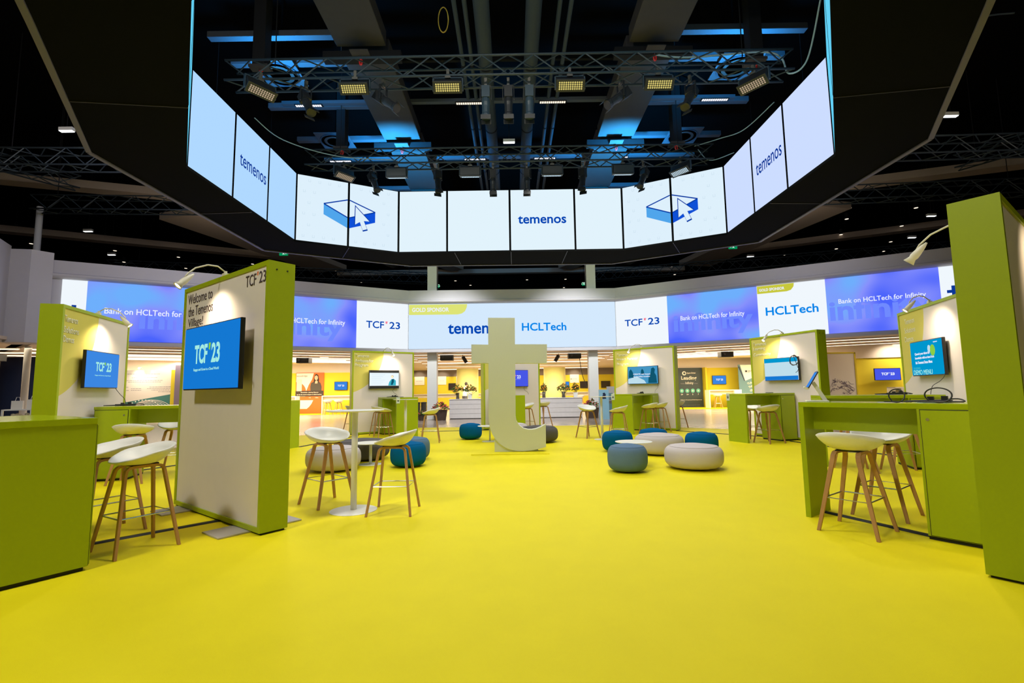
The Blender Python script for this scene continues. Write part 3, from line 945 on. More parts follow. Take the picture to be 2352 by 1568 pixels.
for sgn, nm in ((-1, 'left'), (1, 'right')):
    for k in range(3):
        x = sgn * (8.2 + k * 1.5)
        tag(obj('round_duct', MB().tube([(x, 21.5, 10.1), (x * .72, 33, 10.1)], .38, 16), 'brownbeam', smooth=True), 'round brown roof duct %s of the columns, %s' % (nm, ('innermost', 'middle', 'outermost')[k]), 'duct', 'round brown ducts')
# tiny downlights and hanging fittings
DL = [(-24.5, 23.3), (-25.9, 25.5), (-27.0, 27.8), (-21.5, 25.0), (-22.6, 27), (-24, 29.4), (-18.9, 26.5), (-20, 28.5), (-21.3, 31.1), (-16.5, 30.3), (-13.7, 29.4), (-17.4, 34.4), (-12, 32.4),
      (-9.2, 33.3), (-11.3, 35.9), (-7.1, 36), (-4.6, 33.2), (-4.2, 35.9), (-3.2, 37.5), (1.2, 35.9), (4.1, 35.9), (4.3, 38.9), (6.5, 33), (9, 33.1), (11, 32.5), (12, 34.9), (17.3, 30), (15.9, 22), (16.8, 23.5),
      (20.5, 24.7), (18.2, 26), (22.1, 27.5), (19.8, 28.8), (23.2, 29.5), (19.1, 22.1)]
dl0 = None
for x, y in DL:
    if dl0 is None:
        dl0 = thing('downlight', 'tiny round downlight in the black roof beyond the ring', 'ceiling light', (x, y, 9.5), 0, 'tiny roof downlights')
        obj('can', MB().lathe([(.07, 0), (.08, 0), (.08, .3), (.07, .3)], 10), 'ceilmat', dl0)
        obj('stem', MB().tube([(0, 0, .2), (0, 0, 2.7)], .02, 6), 'ceil', dl0)
        obj('lamp', MB().lathe([(0, -.01), (.085, -.01), (.085, 0.0)], 10), 'ledwarm', dl0)
    else:
        c = copy_tree(dl0)
        c.location = (x, y, 9.5)
for x, y, lb in ((-13.0, 13.55, 'bright hanging LED bar above the upper left trusses'), (12.9, 13.45, 'bright hanging LED bar above the upper right trusses'), (-20, 22.3, 'small hanging LED bar left, above the white pole side'), (-22.1, 26.2, 'small hanging LED bar left, low above the wall'),
                 (19.6, 21.9, 'small hanging LED bar right, beside the tall lime panel'), (21.4, 25.2, 'small hanging LED bar right, just over the pale lamp'), (0.0, 15.9, 'white hanging LED bar between the thick pipes'), (14.4, 28.5, 'small hanging LED bar right of the exit sign')):
    z = 9.0 if abs(x) > 1 else 9.7
    h = thing('hanging_light', lb, 'ceiling light', (x, y, z), 0, 'hanging LED bars')
    obj('housing', MB().box(-.2, .2, -.06, .06, .02, .12), 'whitepaint', h)
    obj('lamp', MB().box(-.19, .19, -.05, .05, 0, .02), 'ledwhite', h)
    obj('cord', MB().tube([(0, 0, .12), (0, 0, 12.2 - z)], .01, 5), 'cable', h)
for x, y, z, lb, sc in ((-9.4, 19.6, 7.0, 'green exit sign hanging left above the welcome panel', 1), (9.2, 19.6, 7.0, 'green exit sign hanging right of the video ring', 1), (-3.95, 25.6, 6.85, 'small green exit sign beside the left column', .6), (3.9, 25.6, 6.85, 'small green exit sign beside the right column', .6)):
    e = thing('exit_sign', lb, 'exit sign', (x, y, z), 0)
    obj('box', MB().box(-.17 * sc, .17 * sc, -.03, .03, -.07, .09), 'exitgreen', e)
    flat(e, 'running_figure', [(-.04, -.05), (-.02, .0), (-.03, .05), (.02, .06), (.03, .02), (.05, -.05), (.02, -.03), (0, -.02)], 'exitwhite', -.035, .004)
    flat(e, 'arrow', [(.07, 0), (.10, .03), (.10, .012), (.14, .012), (.14, -.012), (.10, -.012), (.10, -.03)] if x < 0 else [(-.07, 0), (-.10, .03), (-.10, .012), (-.14, .012), (-.14, -.012), (-.10, -.012), (-.10, -.03)], 'exitwhite', -.035, .004)
    obj('stem', MB().tube([(0, 0, .09), (0, 0, 12.2 - z)], .012, 6), 'ceil', e)
    obj('top_lamp', MB().box(-.17 * sc, .17 * sc, -.031, .031, .07, .09), 'exitwhite', e)


def cable(label, pts, r=0.012, m='cable', name='cable', group=None, n=8):
    P = [Vector(p) for p in pts]
    out = []
    for i in range(len(P) - 1):
        p0, p1, p2, p3 = P[max(i - 1, 0)], P[i], P[i + 1], P[min(i + 2, len(P) - 1)]
        for k in range(n):
            t_ = k / n
            out.append(0.5 * ((2 * p1) + (-p0 + p2) * t_ + (2 * p0 - 5 * p1 + 4 * p2 - p3) * t_ ** 2 + (-p0 + 3 * p1 - 3 * p2 + p3) * t_ ** 3))
    out.append(P[-1])
    return tag(obj(name, MB().tube(out, r, 6), m, smooth=True), label, 'cable', group)


cable('pale cable sagging from the left screens to the far truss', [(-6.25, 11.3, 8.0), (-5.9, 12.1, 7.85), (-4.9, 13.2, 7.95), (-3.4, 13.8, 8.1)], .012, 'bluecable')
cable('pale blue cable looped at the right end of the near truss', [(3.3, 10.1, 8.62), (4.0, 10.1, 8.55), (5.6, 10.1, 8.65), (6.0, 10.0, 8.45), (6.1, 9.9, 8.0), (6.32, 9.6, 8.1), (6.3, 9.0, 9.0)], .02, 'bluecable')
cable('thin blue cable from the far truss to the right screens', [(5.6, 14.0, 8.5), (6.0, 13.2, 8.3), (6.2, 12.2, 8.0), (6.25, 10.8, 7.9)], .012, 'bluecable')
cable('blue cable drooping from the far truss end', [(5.7, 14.0, 8.4), (6.0, 13.9, 8.0), (6.3, 13.0, 7.78)], .012, 'bluecable')
cable('coil of yellow cable hanging high under the roof', [(-1.42 + .11 * math.cos(a), 10.0, 9.45 + .30 * math.sin(a)) for a in [i * PI / 8 for i in range(34)]], .012, 'yellowcable', n=2)
cable('grey cable arching over the upper right of the ring', [(7.4, 9.0, 6.9), (7.9, 8.6, 7.5), (8.6, 8.3, 7.9), (8.9, 7.9, 7.7)], .014, 'pipe')


# ------------------------------------------------------------------ booth walls
def tv(label, parent_thing, x0, x1, z0, z1, yoff, kind, group='wall monitors', side=None):
    """screen on a wall bracket in front of the face at local y=0 of parent frame"""
    mw = parent_thing.matrix_basis
    base = mw @ Vector(((x0 + x1) / 2, -yoff, z0))
    o = thing('television', label, 'television', tuple(base), parent_thing.rotation_euler.z, group)
    W = (x1 - x0) / 2
    H = z1 - z0
    obj('housing', MB().box(-W, W, 0.008, 0.05, 0, H), 'bezel', o, bevel=0.004)
    s = obj('screen', MB().box(-W + .012, W - .012, 0.0, 0.01, .014, H - .012), {'blue': 'scr_blue', 'blue2': 'scr_blue2', 'indigo': 'scr_indigo', 'cyan': 'scr_cyan', 'call': 'scr_white', 'photo': 'scr_photo', 'doc': 'scr_white', 'off': 'scr_off'}[kind], o)
    obj('bracket', MB().box(-.12, .12, .05, yoff, H * .3, H * .7), 'black', o)
    return o, s, W, H


def arm_lamp(label, frame, x, side=-1, dx=0.0, depth=0.25, on=30.0, group='clip-on arm lamps', yaw=0.0, reach=0.45):
    mw = frame.matrix_basis
    y0 = 0.03 if side < 0 else depth - 0.03
    base = mw @ Vector((x, y0, 2.5))
    o = thing('arm_lamp', label, 'lamp', tuple(base), frame.rotation_euler.z + (0 if side < 0 else PI) + yaw, group)
    obj('clamp', MB().box(-.03, .03, -.02, .03, 0.0, 0.035).box(-.012, .012, -.01, .015, .03, .06), 'lampwhite', o)
    hx, hy, hz = dx, -reach, -0.12
    pts = [(0, 0, .05), (dx * .15, hy * .2, .10), (dx * .4, hy * .45, .10), (dx * .7, hy * .75, .05), (dx * .9, hy * .93, -.02), (hx, hy, -.07)]
    obj('arm', MB().tube(pts, .008, 8), 'lampwhite', o, smooth=True)
    h = obj('head', MB().lathe([(.008, .12), (.020, .08), (.030, .02), (.034, -.02), (.028, -.04), (.045, -.085), (.040, -.085), (.02, -.05)], 16), 'lampwhite', o, smooth=True)
    h.location = (hx, hy, hz + .02)
    h.rotation_euler = (-0.75, 0, 0)
    g = obj('bulb', MB().lathe([(0, -.080), (.032, -.078), (.034, -.070)], 12), 'lampglow' if on else 'whitepaint', h)
    if on:
        tgt = o.matrix_basis @ Vector((hx * .6, 0.02, -0.75))
        src = o.matrix_basis @ Vector((hx, hy + .06, hz - .05))
        light('lamp_beam', 'SPOT', tuple(src), on * 2.6, (1.0, 0.82, 0.56), tuple(tgt), size=0.04, spot=135, blend=1.0)
    return o


def booth_wall(label, loc, xdir, W=2.0, D=0.257, circle=True, back='fabricwall'):
    an = math.atan2(xdir[1], xdir[0])
    o = thing('booth_wall', label, 'booth wall', (loc[0], loc[1], 0), an, 'lime framed booth walls')
    t_ = 0.045
    mb = MB().box(0, t_, 0, D, 0.02, 2.5).box(W - t_, W, 0, D, 0.02, 2.5).box(t_, W - t_, 0, D, 0.02, .02 + t_).box(t_, W - t_, 0, D, 2.5 - t_, 2.5)
    fr = obj('frame', mb, 'green', o)
    obj('fixing', MB().lathe([(0, 0), (.008, 0), (.008, .004), (0, .004)], 8).add([], []), 'black', fr, loc=(W + .001, D * .3, 2.42), rot=(0, PI / 2, 0))
    obj('fixing', MB().lathe([(0, 0), (.008, 0), (.008, .004), (0, .004)], 8), 'black', fr, loc=(W + .001, D * .7, 2.42), rot=(0, PI / 2, 0))
    g = obj('fabric_panel', MB().box(t_, W - t_, 0.012, 0.03, .02 + t_, 2.5 - t_), 'fabriccircle' if circle else 'fabricwall', o)
    obj('back_panel', MB().box(t_, W - t_, D - .03, D - 0.012, .02 + t_, 2.5 - t_), back, o)
    obj('plinth', MB().box(.02, W - .02, .02, D - .02, 0, .02), 'black', o)
    return o


# A: welcome panel
A = booth_wall('tall welcome booth wall with large TCF screen, left foreground', (-2.261 - .793 * 2.05, 4.43 + .609 * 2.05), (.793, -.609), 2.05, .257, False)
lettering(A, 'Welcome to', 0.10, 2.30, 0.68, 0.115, 'darktext', 0.010, bold=0.0)
lettering(A, 'the Temenos', 0.12, 2.155, 0.68, 0.115, 'darktext', 0.010, bold=0.0)
lettering(A, 'Village!', 0.13, 2.005, 0.42, 0.125, 'darktext', 0.010, bold=0.0)
lettering(A, 'TCF', 1.57, 2.30, 0.22, 0.115, 'darktext', 0.010, bold=0.005)
lettering(A, '23', 1.85, 2.305, 0.135, 0.115, 'darktext', 0.010, bold=0.005)
flat(A, 'apostrophe', [(1.805, 2.425), (1.83, 2.425), (1.82, 2.385), (1.808, 2.39)], 'sheet_orange', 0.010, 0.002)
for (x, y0, y1) in ((1.52, -.26, .50), (0.14, -.26, .50)):
    obj('base_plate', MB().box(x, x + .34, y0, y1, 0.002, 0.014), 'plate', A)
o, s, W, H = tv('large wall screen with pale TCF 23 letters on the welcome wall', A, 0.48, 1.81, 1.30, 1.97, .13, 'blue')
tcf(s, -0.36, .27, .62, .20, 'scr_mint', -0.004, 'scr_lime', bold=0.03)
lettering(s, 'Engage and Grow in a Cloud World', -0.37, .19, .62, .035, 'scr_mint', -0.004, bold=0.0)
obj('cable_stub', MB().tube([(W, .04, .18), (W + .03, .03, .17), (W + .035, .03, .13)], .006, 6), 'cable', o)
arm_lamp('white arm lamp clipped above the Welcome lettering, unlit side view', A, 1.03, -1, -.05, on=17, reach=.36)

# 3: solutions demos at far left
P3 = booth_wall('booth wall with glaring lamp and Demos lettering, far left', (-6.06, 6.47), (-.29, .957), 1.95)
lettering(P3, 'Temenos', .07, 2.27, .32, .095, 'paletext', .010, bold=.015)
lettering(P3, 'Solutions', .07, 2.12, .36, .095, 'paletext', .010, bold=.015)
lettering(P3, 'Demos', .07, 1.99, .26, .095, 'paletext', .010, bold=.015)
o, s, W, H = tv('blue TCF 23 screen on the far left booth wall', P3, .44, 1.41, 1.37, 1.92, .10, 'blue2')
tcf(s, -.23, .25, .46, .14, 'scr_mint', -.004, 'scr_lime', bold=.03)
lettering(s, 'Engage and Grow in a Cloud World', -.24, .18, .46, .02, 'scr_mint', -.004)
arm_lamp('arm lamp shining straight out beside the far left booth wall', P3, .98, -1, .0, on=22, yaw=0.0, reach=.36)

# amb
PA = booth_wall('booth wall lettered Program with video-call screen, left of centre', (-4.785, 14.479), (.85, .53), 1.93)
lettering(PA, 'Temenos', .08, 2.30, .42, .10, 'paletext', .010, bold=.015)
lettering(PA, 'Ambassador', .08, 2.15, .56, .10, 'paletext', .010, bold=.015)
lettering(PA, 'Program', .08, 1.99, .40, .13, 'paletext', .010, bold=.015)
o, s, W, H = tv('black-barred screen showing a person in a teal shirt', PA, .49, 1.42, 1.355, 1.915, .08, 'call')
obj('black_bar', MB().box(-W + .012, W - .012, -.003, 0, .014, .085).box(-W + .012, W - .012, -.003, 0, H - .08, H - .012), 'bezel', s)
flat(s, 'teal_shirt', [(.12, .09), (.15, .20), (.22, .29), (.30, .29), (.36, .24), (.36, .09)], 'scr_teal', -.004, .002)
flat(s, 'shirt_shadow', [(.20, .11), (.23, .28), (.29, .30), (.30, .2), (.27, .15), (.26, .11)], 'scr_dteal', -.006, .002)
flat(s, 'head', arc(.245, .37, .042, 0, 330, 12), 'inkgrey', -.006, .002)
flat(s, 'face', arc(.242, .355, .028, 0, 330, 12), 'facetone', -.008, .002)
mb = MB()
for k in range(6):
    mb.box(-.40, -.10 + (k % 3) * .06, -.004, -.002, .14 + k * .055, .146 + k * .055)
obj('faint_lines', mb, 'scr_pale', s)
arm_lamp('arm lamp over the Ambassador booth wall', PA, .98, -1, .06, on=26, yaw=.15)

# imp
PI_ = booth_wall('booth wall lettered Program with meeting photo screen, right of centre', (3.26, 15.63), (.77, -.64), 2.0)
lettering(PI_, 'Temenos', .12, 2.27, .40, .09, 'paletext', .010, bold=.015)
lettering(PI_, 'Impact Partner', .12, 2.12, .72, .10, 'paletext', .010, bold=.015)
lettering(PI_, 'Program', .12, 1.95, .40, .12, 'paletext', .010, bold=.015)
o, s, W, H = tv('screen with blue-tinted meeting photograph and white slogan', PI_, .52, 1.51, 1.375, 1.925, .08, 'photo')
flat(s, 'figure', [(.18, .03), (.20, .22), (.27, .34), (.29, .47), (.36, .50), (.41, .44), (.39, .34), (.44, .25), (.46, .03)], 'scr_dteal', -.004, .002)
flat(s, 'figure', [(-.05, .30), (-.04, .42), (.0, .47), (.04, .42), (.07, .30)], 'scr_dteal', -.004, .002)
flat(s, 'figure', [(-.46, .2), (-.44, .40), (-.38, .47), (-.33, .40), (-.28, .28), (-.30, .2)], 'scr_dteal', -.004, .002)
flat(s, 'bright_table', [(-.48, .02), (-.48, .16), (-.2, .24), (.05, .12), (.12, .02)], 'scr_pale', -.003, .002)
lettering(s, 'CREATE real impact', -.30, .27, .56, .06, 'led_wtext', -.008, bold=.02)
lettering(s, 'in everything together', -.29, .20, .54, .055, 'led_wtext', -.008, bold=.02)
arm_lamp('arm lamp over the Impact Partner booth wall', PI_, .97, -1, -.2, on=26, yaw=0)

# learn
PL = booth_wall('booth wall lettered Learning Community, right of the centre poufs', (6.19, 12.59), (.315, -.949), 1.94)
lettering(PL, 'Temenos', .10, 2.28, .42, .09, 'paletext', .010, bold=.01)
lettering(PL, 'Learning', .10, 2.14, .38, .11, 'paletext', .010, bold=.01)
lettering(PL, 'Community', .10, 1.99, .54, .11, 'paletext', .010, bold=.01)
o, s, W, H = tv('pale document screen with coiled cable hung over its corner', PL, .50, 1.47, 1.38, 1.93, .08, 'doc')
flat(s, 'title_bar', [(-W + .013, H - .11), (W - .013, H - .11), (W - .013, H - .013), (-W + .013, H - .013)], 'scr_cyan', -.003, .002)
flat(s, 'bottom_bar', [(-W + .013, .015), (W - .013, .015), (W - .013, .11), (-W + .013, .11)], 'scr_blue', -.003, .002)
flat(s, 'page', [(-W + .013, .11), (W - .013, .11), (W - .013, H - .11), (-W + .013, H - .11)], 'scr_pale', -.002, .001)
arm_lamp('arm lamp over the Learning Community booth wall', PL, .99, -1, -.08, on=24, yaw=0)
cc = PL.matrix_basis @ Vector((1.40, -.11, 1.84))
ax = Vector((.315, -.949, 0))
pts = []
for i in range(40):
    a = i * PI / 6
    rr = .11 + .012 * math.sin(i * 1.7)
    pts.append(cc + ax * (rr * math.cos(a)) + Vector((0, 0, rr * math.sin(a))) + Vector((-.949, -.315, 0)) * (.004 * (i % 5)))
pts += [cc + ax * .10 + Vector((0, 0, -.2)), cc + ax * .02 + Vector((0, 0, -.28))]
cable('coil of black cable hung on the pale document screen corner', pts, .006, n=2)

# sol
PS = booth_wall('booth wall with Demos lettering and turquoise menu screen, right side', (6.842, 8.53), (-.326, -.945), 2.0)
lettering(PS, 'Temenos', .25, 2.27, .36, .09, 'paletext', .010, bold=.0)
lettering(PS, 'Solutions', .22, 2.12, .40, .09, 'paletext', .010, bold=.0)
lettering(PS, 'Demos', .20, 1.97, .32, .09, 'paletext', .010, bold=.0)
o, s, W, H = tv('turquoise screen lettered DEMO MENU on the right booth wall', PS, .60, 1.63, 1.38, 1.93, .08, 'cyan')
lettering(s, 'Quench your thirst for', -.35, .32, .50, .05, 'led_wtext', -.004, bold=.02)
lettering(s, 'knowledge with an item from', -.35, .255, .62, .05, 'led_wtext', -.004, bold=.02)
lettering(s, 'the Temenos Demo Menu', -.35, .19, .55, .045, 'led_wtext', -.004, bold=.02)
lettering(s, 'ON-DEMAND', -.44, .105, .24, .035, 'scr_teal', -.004)
lettering(s, 'DEMO MENU', -.44, .02, .62, .075, 'scr_mint', -.004)
lettering(s, 'temenos', .28, .49, .12, .018, 'led_wtext', -.004)
flat(s, 'lime_bubble', [(.24 + .075 * math.cos(a), .38 + .085 * math.sin(a)) for a in [i * PI / 8 for i in range(16)]], 'scr_lime', -.005, .002)
flat(s, 'pale_bubble', [(.13 + .045 * math.cos(a), .41 + .055 * math.sin(a)) for a in [i * PI / 8 for i in range(16)]], 'scr_pale', -.004, .002)
arm_lamp('dark blue arm lamp at the Solutions booth wall corner', PS, 1.12, -1, .5, on=16, yaw=0)

# tee booth, learn-mirror, B
PT = booth_wall('booth wall standing behind the giant letter, mostly hidden', (-.93, 15.65), (.905, .425), 2.05)
o, s, W, H = tv('indigo 23 screen glimpsed behind the giant letter', PT, .60, 1.57, 1.36, 1.91, .08, 'indigo')
tcf(s, -.22, .27, .42, .11, 'led_wtext', -.004, 'led_pink', bold=.03)
lettering(s, 'Engage and Grow', -.05, .23, .25, .012, 'led_wtext', -.004)
PM = booth_wall('booth wall hidden behind the welcome panel', (-6.8, 10.74), (.315, .949), 1.95)
PB = booth_wall('tall lime end of a white booth wall at right edge', (3.213, 3.072), (.802, .597), 2.0, .267, False)
arm_lamp('pale arm lamp reaching out left of the tall right lime panel', PB, 1.0, 1, 0.0, .267, on=16)
light('lamp_beam', 'SPOT', (4.2, 3.2, 2.38), 18, (1.0, .80, .5), (4.0, 3.75, 2.0), size=.03, spot=100, blend=.8)


# ------------------------------------------------------------------ lime counters
def counter(label, start, dr, L=1.5, D=0.6, Z=1.093, side=1, cab=0.46, m='green', mt='greentop', card=None, cat='counter', group='lime booth counters', name='counter', plinth='black', panel_open=True):
    an = math.atan2(dr[1], dr[0])
    o = thing(name, label, cat, (start[0], start[1], 0), an, group)
    h = D / 2
    obj('worktop', MB().box(0.0, L, -h, h, Z - .045, Z), mt, o, bevel=.003)
    obj('end_panel', MB().box(L - .045, L, -h, h, 0, Z - .045), m, o)
    obj('apron', MB().box(cab, L - .045, -.02, .02, Z - .27, Z - .045), m, o)
    cb = obj('cabinet', MB().box(0.01, cab, -h, h, 0.03, Z - .045), m, o)
    obj('plinth', MB().box(0.03, cab - .0, -h + .02, h - .02, 0, .03), plinth, cb)
    dz = (.04, Z - .055)
    y = h if side > 0 else -h
    mb = MB()
    d = obj('door', MB().box(.02, cab - .025, min(y, y + side * .012), max(y, y + side * .012), *dz), m, cb)
    obj('gap', MB().box(.014, cab - .019, min(y, y + side * .004), max(y, y + side * .004), dz[0] - .006, dz[1] + .006), plinth, cb)
    obj('lock', MB().lathe([(0, 0), (.012, 0), (.012, .006), (0, .006)], 12), 'steel', d, loc=(cab - .07, y + side * .012, Z - .13), rot=(-side * PI / 2, 0, 0))
    if card is not None:
        yy = card
        c = obj('info_card', MB().box(L + .002, L + .008, yy - .05, yy + .05, Z - .16, Z + .01), 'card', o)
        c['label'] = 'pale printed information card'
        obj('print', MB().box(L + .008, L + .010, yy - .025, yy + .025, Z - .065, Z - .05).box(L + .008, L + .010, yy - .02, yy + .025, Z - .11, Z - .075), 'cardtext', c)
    return o


counter('lime counter cut by the left frame edge in the foreground', (-3.257, 3.397), (-.835, .55), 1.4, .6, side=-1)
counter('lime counter with cables on it against the far left booth wall', (-6.32, 7.55), (.957, .29), 1.55, .6, side=-1)
counter('lime counter end just showing right of the welcome wall', (-6.48, 11.66), (.949, -.315), 1.47, .56, side=-1)
counter('lime counter at the Ambassador wall behind the left high table', (-3.84, 15.03), (.53, -.85), 1.72, .62, side=-1, card=-.27)
counter('lime counter at the Impact Partner wall behind the right poufs', (4.14, 14.88), (-.64, -.77), 1.75, .62, side=1, card=-.27)
counter('lime counter at the Learning Community wall with one stool in front', (6.49, 11.66), (-.949, -.315), 1.45, .57, side=1, card=-.24)
counter('lime counter with a tablet stand, right foreground', (3.81, 3.84), (-.597, .802), 1.38, .45, side=1)
counter('lime counter behind the tablet counter at right', (6.44, 7.435), (-.945, .326), 1.60, .6, side=1)
counter('lime counter end glimpsed through the giant letter', (-.5, 15.83), (.425, -.905), 1.42, .58, side=1)

# cable ramps on the carpet
for (P, Q, lb) in (((-3.9, 3.95), (-2.9, 5.02), 'black floor cable duct running to the welcome wall'), ((3.02, 5.1), (3.46, 4.1), 'black floor strip under the tablet counter'),
                   ((-5.0, 11.5), (-4.5, 14.25), 'black floor cable strip right of the welcome wall'), ((-2.9, 15.3), (-.7, 15.55), 'thin floor cable strip behind the blue pouf'),
                   ((4.75, 14.3), (6.3, 12.2), 'black floor cable strip between the two right booth walls'), ((-6.4, 8.0), (-5.1, 10.9), 'black floor strip behind the left counter stools'),
                   ((6.3, 11.2), (6.7, 8.6), 'black floor strip behind the right counter'), ((-3.35, 5.55), (-2.35, 4.65), 'dark shadow-gap strip along the foot of the welcome wall')):
    if 'shadow-gap' in lb:
        continue
    P = Vector(P)
    Q = Vector(Q)
    d = Q - P
    tag(obj('cable_duct', MB().prism([(-.035, 0), (-.022, .012), (.022, .012), (.035, 0)], 'x', 0, d.length), 'black', loc=(P.x, P.y, 0.0), rot=(0, 0, math.atan2(d.y, d.x))), lb, 'cable duct')


# ------------------------------------------------------------------ stool
def make_stool():
    o = thing('bar_stool', 'x', 'bar stool', (0, 0, 0), 0, 'white shell bar stools with wooden legs')
    # shell: faces local +x; y is side to side
    n, rings = 44, 9
    vs = []
    a_ = .215
    b_ = .245

    def rim(t):
        cx, sy = math.cos(t), math.sin(t)
        back = (1 - cx) / 2  # 0 at front, 1 at back
        x = a_ * cx - 0.01
        y = b_ * sy * (1 - 0.06 * cx)
        z = .735 + .118 * (back ** 1.15) + .012 * math.exp(-((cx - .1) / .35) ** 2)
        if cx > .6:
            z -= .012 * (cx - .6) / .4
        return x, y, z
    for r in range(rings + 1):
        f = r / rings
        for k in range(n):
            t = 2 * PI * k / n
            x, y, z = rim(t)
            zc = .705
            ff = f ** 3.0
            fz = .700 + (z - .700) * ff - 0.004 * (1 - ff)
            g2 = f ** .85
            vs.append((x * g2, y * g2, fz))
    fs = []
    for r in range(rings):
        for k in range(n):
            a = r * n + k
            b2 = r * n + (k + 1) % n
            fs.append((a, b2, b2 + n, a + n))
    mb = MB().add(vs, fs)
    seat = obj('seat', mb, 'white', o, smooth=True, recalc=False)
    bm = bmesh.new()
    bm.from_mesh(seat.data)
    bmesh.ops.remove_doubles(bm, verts=bm.verts, dist=1e-5)
    bmesh.ops.recalc_face_normals(bm, faces=bm.faces)
    up = sum(f.normal.z for f in bm.faces)
    if up < 0:
        bmesh.ops.reverse_faces(bm, faces=bm.faces)
    bm.to_mesh(seat.data)
    bm.free()
    sm = seat.modifiers.new('thickness', 'SOLIDIFY')
    sm.thickness = .012
    sm.offset = -1
    # legs: two bent frames, front-back, joined under the seat
    def legpts(sx, sy):
        top = (0, sy * .085, .672)
        return [top, (sx * .085, sy * .088, .672), (sx * .115, sy * .090, .665), (sx * .135, sy * .094, .645), (sx * .142, sy * .098, .61), (sx * .225, sy * .218, .0)]
    for sx in (1, -1):
        for sy in (1, -1):
            P = [Vector(p) for p in legpts(sx, sy)]
            mb = MB()
            vs = []
            for i, p in enumerate(P):
                t = (P[min(i + 1, len(P) - 1)] - P[max(i - 1, 0)]).normalized()
                side = Vector((0, 1, 0))
                nn = t.cross(side).normalized()
                sd = nn.cross(t).normalized()
                w_, th = (.019, .011) if i < 5 else (.015, .011)
                if i == len(P) - 1:
                    nn = Vector((1, 0, 0))
                    sd = Vector((0, 1, 0))
                    w_, th = .014, .011
                for (u, v) in ((1, 1), (-1, 1), (-1, -1), (1, -1)):
                    vs.append(p + sd * (w_ * u) + nn * (th * v))
            fs = [(3, 2, 1, 0), tuple(len(vs) - 4 + i for i in range(4))]
            for i in range(len(P) - 1):
                for k in range(4):
                    a = i * 4 + k
                    b2 = i * 4 + (k + 1) % 4
                    fs.append((a, b2, b2 + 4, a + 4))
            obj('leg', MB().add(vs, fs), 'wood', o, bevel=.003)
    obj('mount', MB().box(-.10, .10, -.09, .09, .681, .690), 'black', o)
    z = .285
    k = (.61 - z) / .61
    xx = .142 + (.225 - .142) * k
    yy = .098 + (.218 - .098) * k
    obj('footrest', MB().tube([(xx, yy, z), (-xx, yy, z), (-xx, -yy, z), (xx, -yy, z), (xx, yy, z)], .0065, 6), 'steel', o)
    return o


stool0 = make_stool()
G_ = 'white shell bar stools with wooden legs'
ST = [((-3.13, 4.14), (-.5, -.87), 'white shell stool nearest the camera, beside the left foreground counter'),
      ((-3.78, 4.63), (-.5, -.87), 'white shell stool half hidden by the left foreground counter edge'),
      ((-5.58, 7.22), (-.29, .957), 'white shell stool in front of the far left counter, back to camera'),
      ((-5.62, 8.16), (.29, -.957), 'white shell stool on the far side of the left cable counter'),
      ((-2.13, 5.66), (.75, -.66), 'white shell stool left of the big round high table'),
      ((-1.27, 5.25), (-1, 0.02), 'white shell stool right of the big round high table'),
      ((-3.60, 13.68), (.85, .53), 'white shell stool at the Ambassador counter, nearer of two'),
      ((-3.87, 14.18), (.85, .53), 'white shell stool at the Ambassador counter, further of two'),
      ((-5.02, 15.35), (.7, .7), 'white shell stool whose foot shows behind the Ambassador wall'),
      ((-2.05, 12.15), (-1, -.1), 'white shell stool alone right of the slim table, near the flower tub'),
      ((.42, 15.12), (-.905, -.425), 'white shell stool seen through the bowl of the giant letter'),
      ((1.05, 16.95), (-.6, .8), 'white shell stool mostly hidden right behind the giant letter'),
      ((1.93, 12.72), (.5, -.85), 'white shell stool left of the slim right-hand high table'),
      ((2.52, 11.76), (-.9, .35), 'white shell stool in front of the slim right-hand high table'),
      ((3.80, 13.66), (-.77, .64), 'white shell stool at the Impact Partner counter, nearer of two'),
      ((4.20, 14.02), (-.77, .64), 'white shell stool at the Impact Partner counter, further of two'),
      ((5.16, 15.4), (-.5, .8), 'white shell stool hidden behind the Impact Partner wall, one leg showing'),
      ((5.70, 10.97), (-.315, .949), 'white shell stool in front of the Learning Community counter'),
      ((5.80, 12.05), (.315, -.949), 'white shell stool beyond the Learning Community counter'),
      ((2.96, 4.33), (.80, .6), 'white shell stool nearest the camera at the tablet counter'),
      ((3.60, 4.83), (-.80, -.6), 'white shell stool on the far side of the tablet counter'),
      ((5.02, 7.28), (.326, .945), 'white shell stool at the rear right counter, left of its pair'),
      ((5.58, 7.08), (.326, .945), 'white shell stool at the rear right counter, right of its pair'),
      ((-10.7, 28.2), (0, 1), 'small distant stool at the white counter left of the Ambassador wall'),
      ((-10.1, 28.3), (0, 1), 'small distant stool tucked beside the Ambassador wall edge'),
      ((13.1, 29.0), (0.2, 1), 'small distant stool at the cream counter under the far right screen'),
      ((12.3, 29.3), (0.2, 1), 'small distant stool half hidden by the cream counter end'),
      ((-5.4, 33.0), (0, 1), 'tiny distant stool left of the left flower tub'),
      ((4.6, 33.0), (0, 1), 'tiny distant stool beyond the right grey desk')]
for i, (p, d, lb) in enumerate(ST):
    s = stool0 if i == 0 else copy_tree(stool0)
    s.location = (p[0], p[1], -0.008 if p[1] > 16.8 or (p[1] > 15.2 and abs(p[0]) > 5.0) else 0)
    s.rotation_euler = (0, 0, math.atan2(d[1], d[0]))
    s['label'] = lb
    s['group'] = G_


